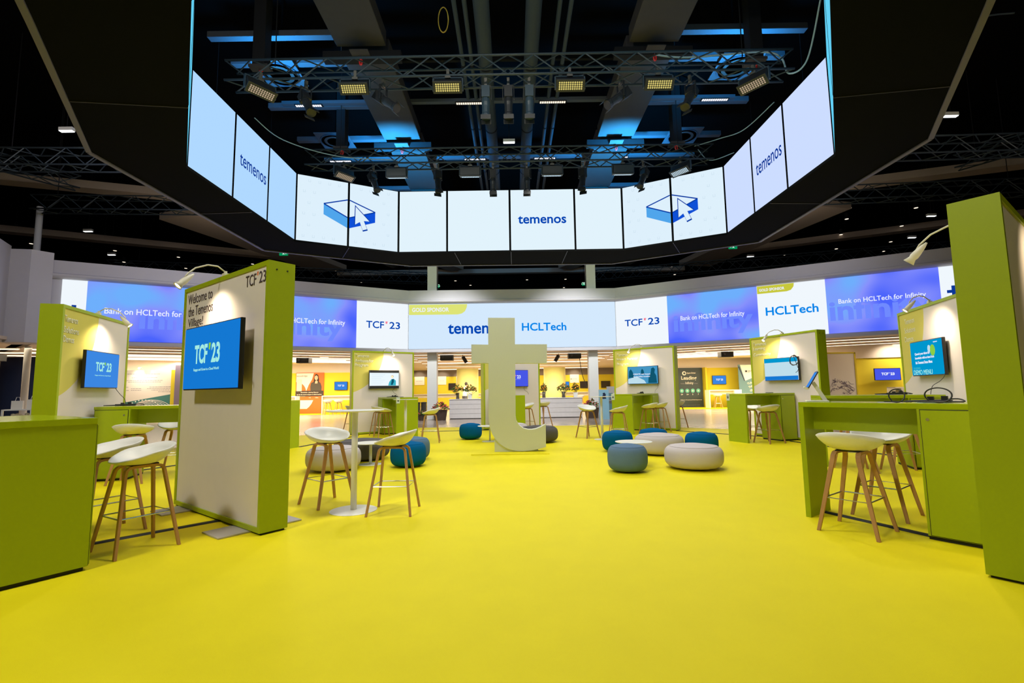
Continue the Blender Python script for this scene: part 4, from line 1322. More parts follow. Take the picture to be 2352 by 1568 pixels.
# ------------------------------------------------------------------ tables
def round_table(label, x, y, h, r, rb, rp, group):
    o = thing('round_table', label, 'table', (x, y, 0), 0, group)
    obj('tabletop', MB().lathe([(0, h - .012), (r - .02, h - .012), (r, h - .004), (r, h), (0, h)], 48), 'white', o)
    obj('pole', MB().tube([(0, 0, .01), (0, 0, h - .012)], rp, 20), 'white', o, smooth=True)
    obj('base', MB().lathe([(0, 0), (rb, 0), (rb, .004), (rb - .02, .008), (0, .010)], 48), 'white', o)
    return o


g = 'tall white pedestal tables'
round_table('big round white high table between two stools, left foreground', -1.72, 5.33, 1.06, .305, .245, .032, g)
round_table('slim white high table in front of the Ambassador counter', -2.67, 12.15, 1.06, .30, .25, .032, g)
round_table('slim white high table between two stools, right of centre', 2.21, 12.22, 1.06, .28, .20, .032, g)
g = 'low white pedestal tables'
round_table('low white side table by the dark grey and blue poufs', -2.50, 8.62, .375, .30, .20, .025, g)
round_table('low white side table partly behind the giant letter', -.58, 12.15, .38, .30, .20, .02, g)
round_table('low white side table among the right-hand poufs', 1.98, 8.12, .38, .30, .20, .02, g)


def pouf(label, x, y, r, h, m):
    prof = []
    n = 14
    for i in range(n + 1):
        a = -PI / 2 + PI * i / n
        c = math.copysign(abs(math.cos(a)) ** .66, math.cos(a)) if abs(math.cos(a)) > 1e-6 else 0
        s = math.copysign(abs(math.sin(a)) ** .74, math.sin(a))
        prof.append((r * (.50 + .50 * c), .02 + (h - .045) * (.5 + .5 * s)))
    prof = [(0.0, .02)] + prof
    prof.append((r * .36, h - .010))
    prof.append((r * .18, h - .003))
    prof.append((0.0, h))
    o = thing('pouf', label, 'pouf', (x, y, 0), random.uniform(0, 6), 'round felt poufs')
    cu = obj('cushion', MB().lathe(prof, 48), m, o, smooth=True)
    # welt seam round the shoulder
    pts = [(r * .82 * math.cos(a), r * .82 * math.sin(a), h * .895) for a in [2 * PI * k / 40 for k in range(41)]]
    obj('seam', MB().tube(pts, .003, 5), m, cu)
    obj('foot', MB().lathe([(0, 0), (r * .5, 0), (r * .5, .03), (0, .03)], 24), 'black', o)
    return o


pouf('large off-white pouf behind the left stool', -2.94, 8.06, .43, .40, 'white_f')
pouf('large dark grey pouf behind the low left table', -2.87, 9.30, .52, .39, 'grey_f')
pouf('small petrol blue pouf right of the high table stool', -1.78, 8.34, .30, .42, 'blue_f')
pouf('small grey-blue pouf behind the petrol blue one, left group', -1.86, 9.18, .30, .42, 'ltblue_f')
pouf('small petrol blue pouf alone left of the giant letter', -1.11, 12.78, .295, .42, 'blue_f')
pouf('large grey pouf peeking out right behind the giant letter', .62, 11.88, .46, .40, 'grey_f')
pouf('large off-white pouf hidden behind the giant letter stem', -.05, 12.75, .44, .42, 'white_f')
pouf('small petrol blue pouf at the left of the right group', 2.09, 9.9, .305, .42, 'blue_f')
pouf('small petrol blue pouf at the back of the right group', 2.93, 10.3, .30, .42, 'blue_f')
pouf('large off-white pouf in the middle of the right group', 2.78, 9.42, .46, .40, 'white_f')
pouf('small petrol blue pouf at the right of the right group', 3.56, 9.33, .30, .42, 'blue_f')
pouf('small grey-blue pouf in front of the right low table', 1.73, 7.52, .30, .42, 'ltblue_f')
pouf('large off-white pouf nearest the camera, right group', 2.81, 7.72, .44, .385, 'white_f')

# ------------------------------------------------------------------ giant letter t
tt = thing('giant_letter', 'giant pale letter t sculpture standing at the centre of the carpet', 'sculpture', (0, 9.95, 0.012))
outl = [(-.49, 2.75), (.065, 2.74), (.06, 2.19), (.72, 2.18), (.71, 1.79), (.06, 1.80), (.052, .73), (.068, .63), (.12, .54), (.20, .48), (.30, .452), (.38, .45), (.47, .465), (.56, .50), (.66, .555), (.655, .10), (.52, .065), (.38, .04),
        (.26, .028), (.15, .022), (.05, .03), (-.06, .058), (-.18, .105), (-.28, .175), (-.37, .27), (-.43, .375), (-.47, .49), (-.495, .62), (-.50, .76), (-.49, 1.81), (-.84, 1.81), (-.84, 2.20), (-.49, 2.19)]
M['letter'] = mat('letter_paint', (0.68, 0.70, 0.58), 0.6, noise=0.02)
obj('letter', MB().prism([(a, b_ - .012) for a, b_ in outl], 'y', 0, .22), 'letter', tt)
obj('foot', MB().box(-.385, .30, .03, .20, 0, .26).box(.3, .5, .05, .2, 0, .03), 'letter', tt)
tag(obj('base_board', MB().box(-.83, .70, 9.62, 10.35, 0.0, .012), 'carpet'), 'thin yellow board under the giant letter', 'base board')


# ------------------------------------------------------------------ tablet stand and cables on counters
tb = thing('tablet_stand', 'silver tablet stand with tablet on the right foreground counter', 'tablet stand', (3.03, 4.86, 1.093), math.atan2(.802, -.597) + 2.0)
fwd = Vector((1, 0, 0))
ts = tb
tb.rotation_euler = (0, 0, math.radians(-24))
obj('base', MB().box(-.10, .09, -.06, .06, 0, .014), 'white', tb, bevel=.004)
obj('arm', MB().prism([(.085, .01), (.05, .01), (-.040, .185), (-.015, .20)], 'y', -.022, .022), 'white', tb)
pl = obj('tablet', MB().box(-.005, .005, -.085, .085, -.01, .175), 'bezel', tb, bevel=.003)
pl.location = (-.075, 0, .145)
pl.rotation_euler = (0, math.radians(30), 0)
obj('screen', MB().box(-.007, -.005, -.078, .078, .0, .165), 'scr_blue2', pl)
obj('holder_lip', MB().box(-.03, .012, -.05, .05, -.02, -.008).box(-.012, .012, -.03, .03, .173, .183), 'white', pl)


def pile(label, cx, cy, ang, scale=1.0, z=1.097):
    ca, sa = math.cos(ang), math.sin(ang)
    def W_(u, v, h):
        return (cx + (u * ca - v * sa) * scale, cy + (u * sa + v * ca) * scale, z + h)
    o = thing('power_strip', label, 'power strip', (cx, cy, z), ang)
    obj('strip', MB().box(-.13 * scale, .13 * scale, -.025 * scale, .025 * scale, 0, .03 * scale), 'cable', o, bevel=.005)
    obj('plug', MB().box(.03, .07, -.016, .016, .03 * scale, .055).box(-.06, -.02, -.016, .016, .03 * scale, .05), 'cable', o)
    pts = [W_(.13, 0, .01), W_(.22, .05, .01), W_(.15, .12, .03), W_(0, .08, .02), W_(-.15, .05, .015), W_(-.28, .02, .01), W_(-.22, -.05, .01), W_(-.05, -.07, .01)]
    cable('black cable curling round the ' + label, pts, .006, n=6)
    return o


# right foreground counter: big loose loops
rx, ry = 3.42, 4.28
pile('black power strip on the right foreground counter', rx + .12, ry - .2, -.93, .75)


def loop(label, c, ax, r, z0, tilt=0.2, rr=.006, sq=1.0):
    c = Vector(c)
    ax = Vector((*ax, 0)).normalized()
    pr = Vector((-ax.y, ax.x, 0))
    pts = [c + ax * (-1.6 * r) + Vector((0, 0, -r * .92 * sq))]
    for i in range(15):
        a = -2.0 + i * 2 * PI / 14
        pts.append(c + ax * (r * math.cos(a)) + Vector((0, 0, sq * r * math.sin(a))) + pr * (.05 * math.sin(a * .5)))
    pts.append(c + ax * (1.8 * r) + Vector((0, 0, -r * .92 * sq)))
    return cable(label, pts, rr, n=5)


loop('standing loop of thick black cable on the tablet counter, left one', (3.33, 4.24, 1.155), (.75, -.66), .056, 1.1, rr=.005)
loop('standing loop of thick black cable on the tablet counter, right one', (3.50, 4.02, 1.16), (.75, -.66), .085, 1.1, rr=.006, sq=.7)
pile('black power strip on the far left booth counter', -5.95, 7.5, .3)
pile('black power strip on the Ambassador counter', -3.5, 14.35, .8, .8)
pile('black power strip on the Impact Partner counter', 3.75, 14.2, .8, .8)
pile('black power strip on the counter behind the tablet counter', 5.9, 7.5, -.3, 1.0)
tag(obj('phone', MB().box(-.09, .09, -.04, .04, 0, .012), 'cable', bevel=.003, loc=(-3.2, 13.85, 1.097), rot=(0, 0, .5)), 'flat black device on the Ambassador counter', 'device')
tag(obj('phone', MB().box(-.09, .09, -.04, .04, 0, .012), 'cable', bevel=.003, loc=(6.05, 11.5, 1.097), rot=(0, 0, .5)), 'flat black device on the Learning Community counter', 'device')


def hang(label, frame, x, z, dx, zc=1.10, y0=-.07, y1=-.22):
    mw = frame.matrix_basis
    pts = [mw @ Vector(p) for p in ((x, y0, z), (x + dx * .6, y0 - .02, z - .06), (x + dx * .5, (y0 + y1) / 2, z - .13), (x - dx * .2, y1, z - .20), (x - dx * .3, y1 - .03, zc))]
    cable(label, pts, .004, n=6)


hang('thin cable hanging from the far left TCF screen', P3, 1.38, 1.40, .06)
hang('thin cable hanging from the person video-call screen', PA, 1.28, 1.36, -.1)
hang('thin cable hanging from the meeting photo screen', PI_, 1.48, 1.38, .05)
hang('thin cable hanging from the turquoise menu screen', PS, 1.60, 1.42, .06)
hang('thin cable hanging from the indigo screen behind the letter', PT, 1.45, 1.37, -.1)

# ------------------------------------------------------------------ reception desks, planters, vases, bins
for (x0, x1, lb) in ((-2.86, -.95, 'grey planked reception desk left behind the letter booth'), (1.25, 3.12, 'grey planked reception desk right behind the letter booth')):
    d = thing('reception_desk', lb, 'desk', ((x0 + x1) / 2, 22.3, -.008), 0, 'grey planked desks')
    w2 = (x1 - x0) / 2
    for k in range(4):
        obj('plank', MB().box(-w2, w2, -.35, .35, .03 + k * .208, .03 + k * .208 + .2), 'deskgrey', d, bevel=.004)
    obj('plinth', MB().box(-w2 + .03, w2 - .03, -.32, .32, 0, .03), 'black', d)
    obj('worktop', MB().box(-w2 - .02, w2 + .02, -.37, .37, .862, .89), 'deskgrey', d)


def planter(label, x, y, sc=1.0):
    o = thing('flower_tub', label, 'planter', (x, y, -.008), 0, 'wicker flower tubs')
    obj('basket', MB().lathe([(0, 0), (.27 * sc, 0), (.34 * sc, .46 * sc), (.36 * sc, .48 * sc), (.30 * sc, .46 * sc), (0, .42 * sc)], 20), 'basket', o)
    mb, m2 = MB(), MB()
    for i in range(150):
        a = random.uniform(0, 2 * PI)
        r = .42 * sc * math.sqrt(random.random())
        z = (.50 + .38 * (1 - (r / (.42 * sc)) ** 2) * random.uniform(.5, 1)) * sc
        if i % 3:
            c = Vector((r * math.cos(a), r * math.sin(a), z))
            u = Vector((random.uniform(-1, 1), random.uniform(-1, 1), random.uniform(-.4, .8))).normalized() * .07
            v = u.cross(Vector((random.uniform(-1, 1), random.uniform(-1, 1), random.uniform(-1, 1)))).normalized() * .03
            mb.add([c - u, c + v, c + u, c - v], [(0, 1, 2, 3)])
        else:
            m2.ico((r * math.cos(a), r * math.sin(a), z + .02), .045 * sc, 1, .2, (1, 1, .6))
    obj('leaves', mb, 'leaf', o, recalc=False)
    obj('blooms', m2, 'redflower', o)
    return o


planter('red flowers in a dark wicker tub beside the left column', -3.17, 21.3, .92)
planter('low dark wicker tub of greenery at the foot of the left column', -3.95, 21.2, .5)
planter('red flowers in a dark wicker tub behind the right stools', 3.42, 21.25, .95)


def bouquet(label, x, y, z, vase, blooms='orangeflower', h=.36, sp=.30):
    o = thing('flower_vase', label, 'vase of flowers', (x, y, z), 0, 'flower vases on the desks')
    if vase == 'glass':
        obj('vase', MB().lathe([(0, 0), (.08, 0), (.07, .12), (.09, .27), (.08, .27), (0, .02)], 16), 'vase', o, smooth=True)
    else:
        obj('vase', MB().prism([(-.08, 0), (.08, 0), (.10, .22), (-.10, .22)], 'y', -.08, .08), 'white', o)
    mb, m2, m4 = MB(), MB(), MB()
    for i in range(120):
        a = random.uniform(0, 2 * PI)
        r = sp * math.sqrt(random.random())
        zz = .30 + h * (1 - .6 * (r / sp) ** 2) * random.uniform(.2, 1)
        c = Vector((r * math.cos(a), r * math.sin(a), zz))
        u = Vector((random.uniform(-1, 1), random.uniform(-1, 1), random.uniform(-.2, 1))).normalized() * .075
        v = u.cross(Vector((random.uniform(-1, 1), random.uniform(-1, 1), random.uniform(-1, 1)))).normalized() * .025
        mb.add([c - u, c + v, c + u, c - v], [(0, 1, 2, 3)])
        if i % 4 == 0:
            m2.ico(tuple(c + Vector((0, -.02, .03))), .036, 1, .2, (1, 1, .6))
        if i % 10 == 0:
            m4.tube([(0, 0, .1), tuple(c)], .005, 4)
    obj('leaves', mb, 'leaf', o, recalc=False)
    obj('blooms', m2, blooms, o)
    obj('stems', m4, 'leaf', o)


bouquet('tall glass vase of sunflowers on the left grey desk', -2.52, 22.3, .882, 'glass')
bouquet('white square pot of sunflowers on the left grey desk', -1.95, 22.2, .882, 'pot')
bouquet('tall glass vase of orange flowers on the right grey desk', 2.32, 22.3, .882, 'glass', h=.34)
bouquet('white square pot of orange flowers on the right grey desk', 2.86, 22.25, .882, 'pot', sp=.16)
bouquet('green leafy plant just right of the letter booth on the grey desk', 1.42, 22.3, .882, 'glass', sp=.14)
for k, x in enumerate((-4.42, -4.12)):
    b = thing('bin', ('left', 'right')[k] + ' one of two dark waste bins beside the left column', 'bin', (x, 22.6, -.008), 0, 'dark waste bins')
    obj('body', MB().lathe([(0, 0), (.13, 0), (.13, .72), (0, .72)], 18), 'bin', b, smooth=False)
    obj('lid', MB().lathe([(.13, .72), (.14, .72), (.14, .76), (.05, .77), (0, .77)], 18), 'black', b)
# brochure stand and bag on the right high table area
bs = thing('brochure_stand', 'grey brochure stand with leaflets right of the right column', 'brochure stand', (4.28, 20.9, -.008), .1)
obj('back', MB().box(-.25, .25, 0, .04, 0, 1.35), 'plate', bs)
for k in range(4):
    l = obj('leaflet', MB().box(-.18 + (k % 2) * .2, -.02 + (k % 2) * .2, -.04, -.02, .35 + (k // 2) * .45, .62 + (k // 2) * .45), 'sheet_white' if k % 2 else 'sheet_slate', bs)
obj('tray', MB().box(-.22, .22, -.10, 0, .30, .33).box(-.22, .22, -.10, 0, .75, .78), 'plate', bs)
lb_ = thing('leaflet_box', 'pale blue printed leaflet holder left of the brochure stand', 'leaflet holder', (3.78, 20.3, -.008), 0)
obj('body', MB().box(-.20, .20, -.06, .06, .0, 1.22), mat('pale_blue_card', (.22, .42, .55), .5), lb_)
flat(lb_, 'figure', [(-.10, .92), (-.04, 1.0), (-.05, 1.08), (.03, 1.10), (.08, 1.02), (.06, .92), (.1, .85), (-.05, .84)], 'navy', -.066, .004)


# projectors and track spots under the fascia
def projector(label, x, y, z, rz=0.0):
    o = thing('projector', label, 'projector', (x, y, z), rz, 'hanging projectors')
    obj('body', MB().box(-.30, .30, -.22, .22, -.26, 0), 'black', o, bevel=.01)
    obj('lens', MB().tube([(-.15, -.22, -.12), (-.15, -.27, -.12)], .06, 12), 'bin', o)
    obj('mount', MB().box(-.2, -.16, -.02, .02, 0, .14).box(.16, .2, -.02, .02, 0, .14), 'steel', o)


projector('black projector hanging behind the left fascia, above the orange poster', -10.1, 23.5, 2.95)
projector('black projector hanging left of the giant letter', -3.1, 23.0, 2.95)
projector('black projector hanging right of the giant letter', 2.95, 23.0, 2.95)
projector('black projector hanging right above the dark banner', 10.4, 23.6, 2.95)
projector('black projector at the far left above the navy partition', -20.6, 19.2, 2.95)
for x, s_, lb in ((-2.45, -1, 'left'), (2.3, 1, 'right')):
    o = thing('track_spot', 'black track spotlight %s of the giant letter under the low ceiling' % lb, 'spotlight', (x, 24, 2.85), 0, 'track spotlights')
    b = obj('body', MB().tube([(0, 0, .08), (-s_ * .18, 0, -.22)], .09, 14), 'black', o)
    obj('lens', MB().tube([(-s_ * .18, 0, -.22), (-s_ * .19, 0, -.237)], .075, 14), 'ledwarm', b)
    obj('bracket', MB().box(-.015, .015, -.015, .015, .05, .2), 'black', o)
cable('black cable dangling beside the right column', [(2.9, 23, 3.0), (3.25, 23, 2.95), (3.2, 23, 2.7), (3.28, 22.8, 1.9), (3.5, 22.8, 1.3)], .015)

# ------------------------------------------------------------------ far booths
def banner(label, x, y, rz, w_, h_, m, z0=0.0):
    o = thing('banner', label, 'banner', (x, y, z0 - .008), rz)
    obj('sheet', MB().box(0, w_, 0, .05, 0, h_), m, o)
    return o


an1 = math.atan2(.6, 5)
bn = banner('orange poster of a woman in a grey cardigan, left of the Ambassador wall', -13.35, 29.94, 0.0, 1.72, 2.5, 'sheet_orange')
flat(bn, 'white_curve', [(.03, 2.47)] + [(.03, 1.05)] + [(.60, 1.05), (.66, 1.4), (.80, 1.75), (1.0, 2.1), (1.1, 2.47)], 'sheet_white', -.006, .004)
flat(bn, 'orange_disc', arc(.03, 1.32, .62, 0, 90, 12) + [(.03, 1.32)], 'sheet_orange', -.010, .003)
flat(bn, 'black_band', [(0, 1.06), (1.72, 1.06), (1.72, 1.40), (0, 1.40)], 'sheet_black', -.012, .003)
flat(bn, 'phone_picture', [(.06, 1.38), (.38, 1.38), (.38, 2.10), (.06, 2.10)], 'cream', -.013, .003)
flat(bn, 'cream_curve', [(.05, .82), (1.1, .82), (1.0, .6), (.86, .42), (.72, .30), (.05, .30)], 'creamcounter', -.010, .003)
flat(bn, 'torso', [(.92, 1.40), (.90, 1.65), (.95, 1.88), (1.12, 1.95), (1.22, 2.0), (1.38, 1.96), (1.52, 1.88), (1.60, 1.65), (1.60, 1.40)], 'cardigan', -.014, .003)
flat(bn, 'hair', [(1.10, 1.90), (1.12, 2.2), (1.18, 2.38), (1.28, 2.42), (1.38, 2.34), (1.43, 2.1), (1.42, 1.9), (1.3, 1.85)], 'hair', -.015, .003)
flat(bn, 'face', [(1.26 + .105 * math.cos(a), 2.19 + .145 * math.sin(a)) for a in [i * PI / 8 for i in range(16)]], 'facetone', -.019, .003)
flat(bn, 'hands', [(1.18, 1.84), (1.20, 1.98), (1.28, 2.04), (1.36, 1.96), (1.34, 1.84)], 'facetone', -.020, .003)
lettering(bn, 'woodridge', .05, 2.23, .66, .13, 'ink', -.012, bold=0)
lettering(bn, 'Woodridge - Journey Manager', .32, 1.25, 1.1, .08, 'sheet_white', -.017, bold=.02)
lettering(bn, 'can be the secret weapon in digital banking', .08, 1.12, 1.54, .08, 'sheet_white', -.017, bold=.02)
lettering(bn, '+5', .82, .94, .12, .07, 'sheet_white', -.010)
lettering(bn, '10x', 1.22, .94, .2, .07, 'sheet_white', -.010)


def far_tv(label, x, y, z, w_, h_, rz, kind='scr_blue2', text=True):
    o = thing('television', label, 'television', (x, y, z), rz, 'far room screens')
    obj('housing', MB().box(0, w_, .012, .06, 0, h_), 'bezel', o)
    s = obj('screen', MB().box(.02, w_ - .02, 0, .015, .02, h_ - .02), kind, o)
    obj('bracket', MB().box(w_ * .4, w_ * .6, .06, .12, h_ * .3, h_ * .7), 'black', o)
    if text:
        tcf(s, w_ * .26, h_ * .42, w_ * .5, h_ * .22, 'led_wtext', -.004, 'led_wtext', bold=.05)
    return o


far_tv('small blue TCF 23 screen on the yellow wall left of the Ambassador wall', -10.95, 29.87, 1.40, .80, .52, 0)
far_tv('sliver of a blue screen right of the welcome wall', -14.1, 29.87, 1.38, .42, .55, 0, text=False)
for k, (x, w_, kd, tx) in enumerate(((-5.52, .62, 'scr_off', False), (-3.92, .55, 'navy', False), (4.17, .70, 'scr_blue2', False), (5.80, .66, 'scr_off', False), (7.62, .78, 'scr_off', False))):
    far_tv(('dark screen left of the left sunflowers, far room', 'navy screen right of the left sunflowers, far room', 'blue screen behind the right orange flowers', 'dark screen just left of the right column, far room', 'dark screen just right of the right column, far room')[k], x, 41.87, 1.33, w_, .58, 0, kd, tx)
for k, (x, w_) in enumerate(((-8.45, .85), (-6.45, .72), (-4.85, .70), (3.45, .65), (4.95, .78))):
    bn = banner(('white sign left of the left column, far room', 'white sign left of the left sunflowers', 'white sign between the far screens, left', 'white sign right of the letter booth', 'white sign with diamond mark near the right column')[k], x, 41.94, 0, w_, .72, 'sheet_white', 1.80)
    lettering(bn, ('partner', 'partner', 'partner', 'tech', 'partner')[k], .15, .28, w_ - .3, .09, 'inkgrey', -.006)
    if k == 4:
        flat(bn, 'diamond_mark', [(.05, .33), (.09, .39), (.13, .33), (.09, .27)], 'ink', -.006, .003)
    light('sign_spot', 'SPOT', (x + .4, 41.0, 2.9), 60, WARM, (x + .4, 41.9, 2.3), size=.03, spot=80, blend=.8)

# dark banner, niche and IMS banner at right
bn = banner('dark banner lettered Leading Infinity right of the Impact Partner wall', 10.55, 31.0, 0, 1.55, 2.5, 'sheet_dark')
flat(bn, 'round_logo', arc(.40, 2.16, .13, 0, 345, 20), 'sheet_white', -.006, .004)
flat(bn, 'logo_hole', arc(.41, 2.16, .07, 0, 345, 16), 'sheet_dark', -.009, .003)
lettering(bn, '5poeti Digital' if False else 'Xpert Digital', .56, 2.10, .56, .12, 'sheet_white', -.006, bold=.02)
lettering(bn, 'Leading', .20, 1.68, .98, .30, 'sheet_white', -.006, bold=.02)
lettering(bn, 'Infinity', .46, 1.42, .50, .20, 'sheet_white', -.006, bold=.0)
lettering(bn, 'Temenos', .14, 1.48, .28, .06, 'inkgrey', -.006)
lettering(bn, 'Partner', 1.02, 1.48, .22, .06, 'inkgrey', -.006)
for k in range(4):
    c = flat(bn, 'mint_disc', arc(.20 + k * .35, 1.05, .13, 0, 345, 20), 'mint', -.006, .004)
    flat(c, 'disc_mark', arc(.20 + k * .35, 1.05, .05, 0, 300, 6), 'sheet_white', -.009, .003)
    lettering(bn, ('20+', '24+', '5', '7')[k], .13 + k * .36, .78, .14 if k < 2 else .06, .08, 'sheet_white', -.006, bold=.02)
lettering(bn, 'Delivering Exceptional Digital Experiences', .10, .44, 1.35, .06, 'sheet_white', -.006, bold=.02)
lettering(bn, 'w w w . x p e r t d i g i t a l . c o m', .28, .12, 1.0, .05, 'inkgrey', -.006)
lp = obj('niche_side', MB().box(12.15, 12.25, 30.6, 31.1, -.008, 2.5), 'yellowwall')
tag(lp, 'yellow partition edge between the dark banner and the far right screen', 'partition')
far_tv('blue TCF 23 screen in the yellow niche right of the dark banner', 12.72, 30.96, 1.42, .88, .56, 0)
bn = banner('slate banner lettered TUNE INTO THE FUTURE with white IMS sheet', 13.95, 30.0, -.08, 1.7, 2.62, 'sheet_slate')
flat(bn, 'white_sheet', [(.12, 2.60), (.98, 2.60), (1.12, 1.92), (.38, 1.62)], 'sheet_white', -.006, .004)
flat(bn, 'dark_stripe', [(.0, 2.5), (.08, 2.5), (.36, 1.62), (.32, 1.60)], 'navy', -.006, .004)
flat(bn, 'night_picture', [(1.05, 2.60), (1.7, 2.60), (1.7, 2.0), (1.2, 1.9)], 'navy', -.006, .004)
flat(bn, 'logo_squares', [(.40, 2.14), (.52, 2.14), (.52, 2.26), (.40, 2.26)], 'ink', -.010, .003)
lettering(bn, 'IMS', .56, 2.12, .36, .14, 'ink', -.010)
for k, tx in enumerate(('TUNE INTO', 'THE FUTURE', 'OF BANKING')):
    lettering(bn, tx, .50 + k * .07, 1.36 - k * .21, .88, .13, 'sheet_white', -.010, bold=.02, roty=-.28)

# cream counters in the far rooms
CC = dict(m='creamcounter', mt='creamcounter', cat='counter', group='cream counters in the far rooms', plinth='creamcounter')
counter('cream counter before the orange poster', (-15.0, 28.0), (1, .05), 2.6, .6, 1.08, side=-1, **CC)
counter('cream counter under the small far left blue screen', (-9.0, 28.9), (-1, -.05), 2.2, .5, 1.08, side=1, **CC)
counter('cream counter under the far right blue screen', (13.75, 29.6), (-1, -.05), 2.0, .6, 1.08, side=1, **CC)
counter('long cream counter in the far room, left of the letter', (-1.2, 35.0), (-1, 0), 6.5, .6, 1.05, side=1, **CC)
counter('long cream counter in the far room, right of the letter', (8.8, 35.0), (-1, 0), 7.0, .6, 1.05, side=1, **CC)
for x, lb in ((-3.7, 'pale yellow lit round booth left behind the letter'), (2.3, 'pale yellow lit booth right behind the letter')):
    tag(obj('display_wall', MB().tube([(x + .6, 33.5, 0), (x + .6, 33.5, 2.75)], .75, 24), mat('lit_yellow_drum', (.75, .72, .25), .6), smooth=True), lb, 'display wall')
# right: white graphic wall and yellow room with TV and box counter
bn = banner('white wall print of a line-drawn animal, right of the Learning wall', 13.55, 21.0, 0, 1.26, 2.62, 'sheet_white')
obj('border', MB().box(-.06, 0, -.02, .06, 0, 2.66).box(1.26, 1.32, -.02, .06, 0, 2.66).box(-.06, 1.32, -.02, .06, 2.62, 2.68), 'yellowwall', bn)
random.seed(3)
mb = MB()
base = [(.05, 1.18), (.25, 1.30), (.5, 1.36), (.75, 1.33), (1.0, 1.24), (1.24, 1.10)]
for k in range(46):
    t0 = random.uniform(0, 4.2)
    ln = random.uniform(.3, 1.1)
    off = random.uniform(-.42, .18)
    pts = []
    for q in range(8):
        u = min(t0 + ln * q / 7, 4.98)
        i = int(u)
        f = u - i
        px = base[i][0] * (1 - f) + base[i + 1][0] * f
        pz = base[i][1] * (1 - f) + base[i + 1][1] * f
        pts.append((px + .02 * math.sin(q * 1.5 + k), -.006, pz + off + .035 * math.sin(q * .9 + k)))
    mb.tube(pts, random.uniform(.003, .011), 4)
obj('drawn_lines', mb, 'ink_lilac', bn)
wallrun('wall_right_niche', (14.9, 21.6), (17.8, 20.6), 0, 2.42, 'yellowwall')
wallrun('wall_right_niche_upper', (13.4, 22.0), (17.9, 20.5), 2.42, 3.05, 'cream')
far_tv('indigo TCF 23 screen on the yellow wall behind the right counters', 15.6, 20.95, 1.43, 1.0, .52, -.2, 'scr_indigo')
cb = thing('display_box', 'cream box shelf counter below the indigo screen', 'box shelf', (15.75, 20.1, -.008), -.1)
obj('body', MB().box(.25, 1.2, 0, .5, 0, 1.15), 'creamcounter', cb)
obj('shelf', MB().box(0, .25, 0, .5, 1.10, 1.15).box(0, .25, 0, .5, .85, .88).box(0, .02, 0, .5, 0, 1.15), 'creamcounter', cb)
bn2 = tag(obj('card', MB().box(16.3, 16.58, 20.2, 20.22, 1.15, 1.45), 'sheet_white'), 'small picture card standing on the cream box shelf', 'card')
light('niche_spot', 'SPOT', (16.2, 20.3, 3.0), 90, WARM, (16.3, 21.0, 2.2), size=.05, spot=100, blend=.9)
# left: teal poster panel, navy partition, trolley
bn = banner('cream and teal printed wall panel seen left of the welcome wall', -19.3, 23.6, .18, 2.55, 2.5, 'sheet_white')
flat(bn, 'teal_field', [(0, .0), (2.45, .0), (2.45, 1.30), (0, .85)], 'sheet_teal', -.006, .004)
obj('border', MB().box(2.45, 2.62, -.02, .06, 0, 2.5).box(0, 2.62, -.02, .05, 0, .09), 'yellowwall', bn)
mb = MB()
for k in range(9):
    cx = 1.15 + .06 * k
    pts = [(cx + (.5 + .07 * k) * math.cos(a), -.012, .25 + (.55 + .03 * k) * math.sin(a)) for a in [PI * (.1 + .8 * q / 12) for q in range(13)]]
    mb.tube(pts, .008, 4)
for k in range(16):
    a = PI * (.1 + .8 * k / 15)
    mb.ico((1.3 + .9 * math.cos(a), -.012, .25 + .78 * math.sin(a)), .03, 1)
obj('network_lines', mb, 'sheet_white', bn)
mb = MB()
random.seed(5)
for (x0, z, w_) in ((.5, 2.30, 1.4), (.7, 2.12, 1.1), (.5, 1.98, 1.5), (.55, 1.90, 1.4), (.1, 1.66, .5), (.1, 1.58, .3), (.1, 1.50, .5), (.7, 1.58, .45), (.7, 1.50, .4), (1.5, 1.66, .9), (1.4, 1.58, 1.0), (1.6, 1.50, .8), (1.9, 1.42, .5)):
    x = x0
    while x < x0 + w_:
        q = random.uniform(.04, .12)
        mb.box(x, x + q, -.004, -.001, z, z + .022)
        x += q + .02
obj('small_print', mb, 'inkgrey', bn)
obj('square_mark', MB().box(.05, .33, -.005, -.001, 1.22, 1.24).box(.05, .33, -.005, -.001, 1.46, 1.48).box(.05, .07, -.005, -.001, 1.22, 1.48).box(.31, .33, -.005, -.001, 1.22, 1.48).box(.12, .26, -.005, -.001, 1.29, 1.31).box(.12, .26, -.005, -.001, 1.39, 1.41).box(.12, .14, -.005, -.001, 1.29, 1.41).box(.24, .26, -.005, -.001, 1.29, 1.41), 'sheet_orange', bn)
arm = thing('arm_lamp', 'small arm lamp glowing over the cream and teal panel', 'lamp', (-18.1, 23.75, 2.5), .18)
obj('head', MB().ico((0, -.35, .06), .05, 1), 'lampglow', arm)
obj('arm', MB().tube([(0, 0, 0), (0, -.15, .12), (0, -.33, .09)], .01, 5), 'lampwhite', arm)
light('lamp_beam', 'SPOT', (-18.05, 23.3, 2.58), 60, WARM, (-18.1, 23.8, 2.0), size=.03, spot=110, blend=.8)
tag(obj('partition', MB().box(-22.9, -20.4, 21.2, 21.35, -.008, 3.0), 'navy'), 'navy blue partition at the far left edge', 'partition')
tag(obj('partition', MB().box(-25.5, -22.0, 20.6, 20.75, -.008, 2.7), 'wine'), 'glossy wine-coloured partition at the left frame edge', 'partition')
tag(obj('partition', MB().box(-16.62, -16.2, 23.9, 24.05, -.008, 2.72), 'ink_lilac'), 'narrow lilac-grey partition just left of the welcome wall', 'partition')
tr = thing('shelf_rack', 'white wire rack holding paper bags and plants, far left', 'rack', (-13.1, 12.5, -.008), .5)
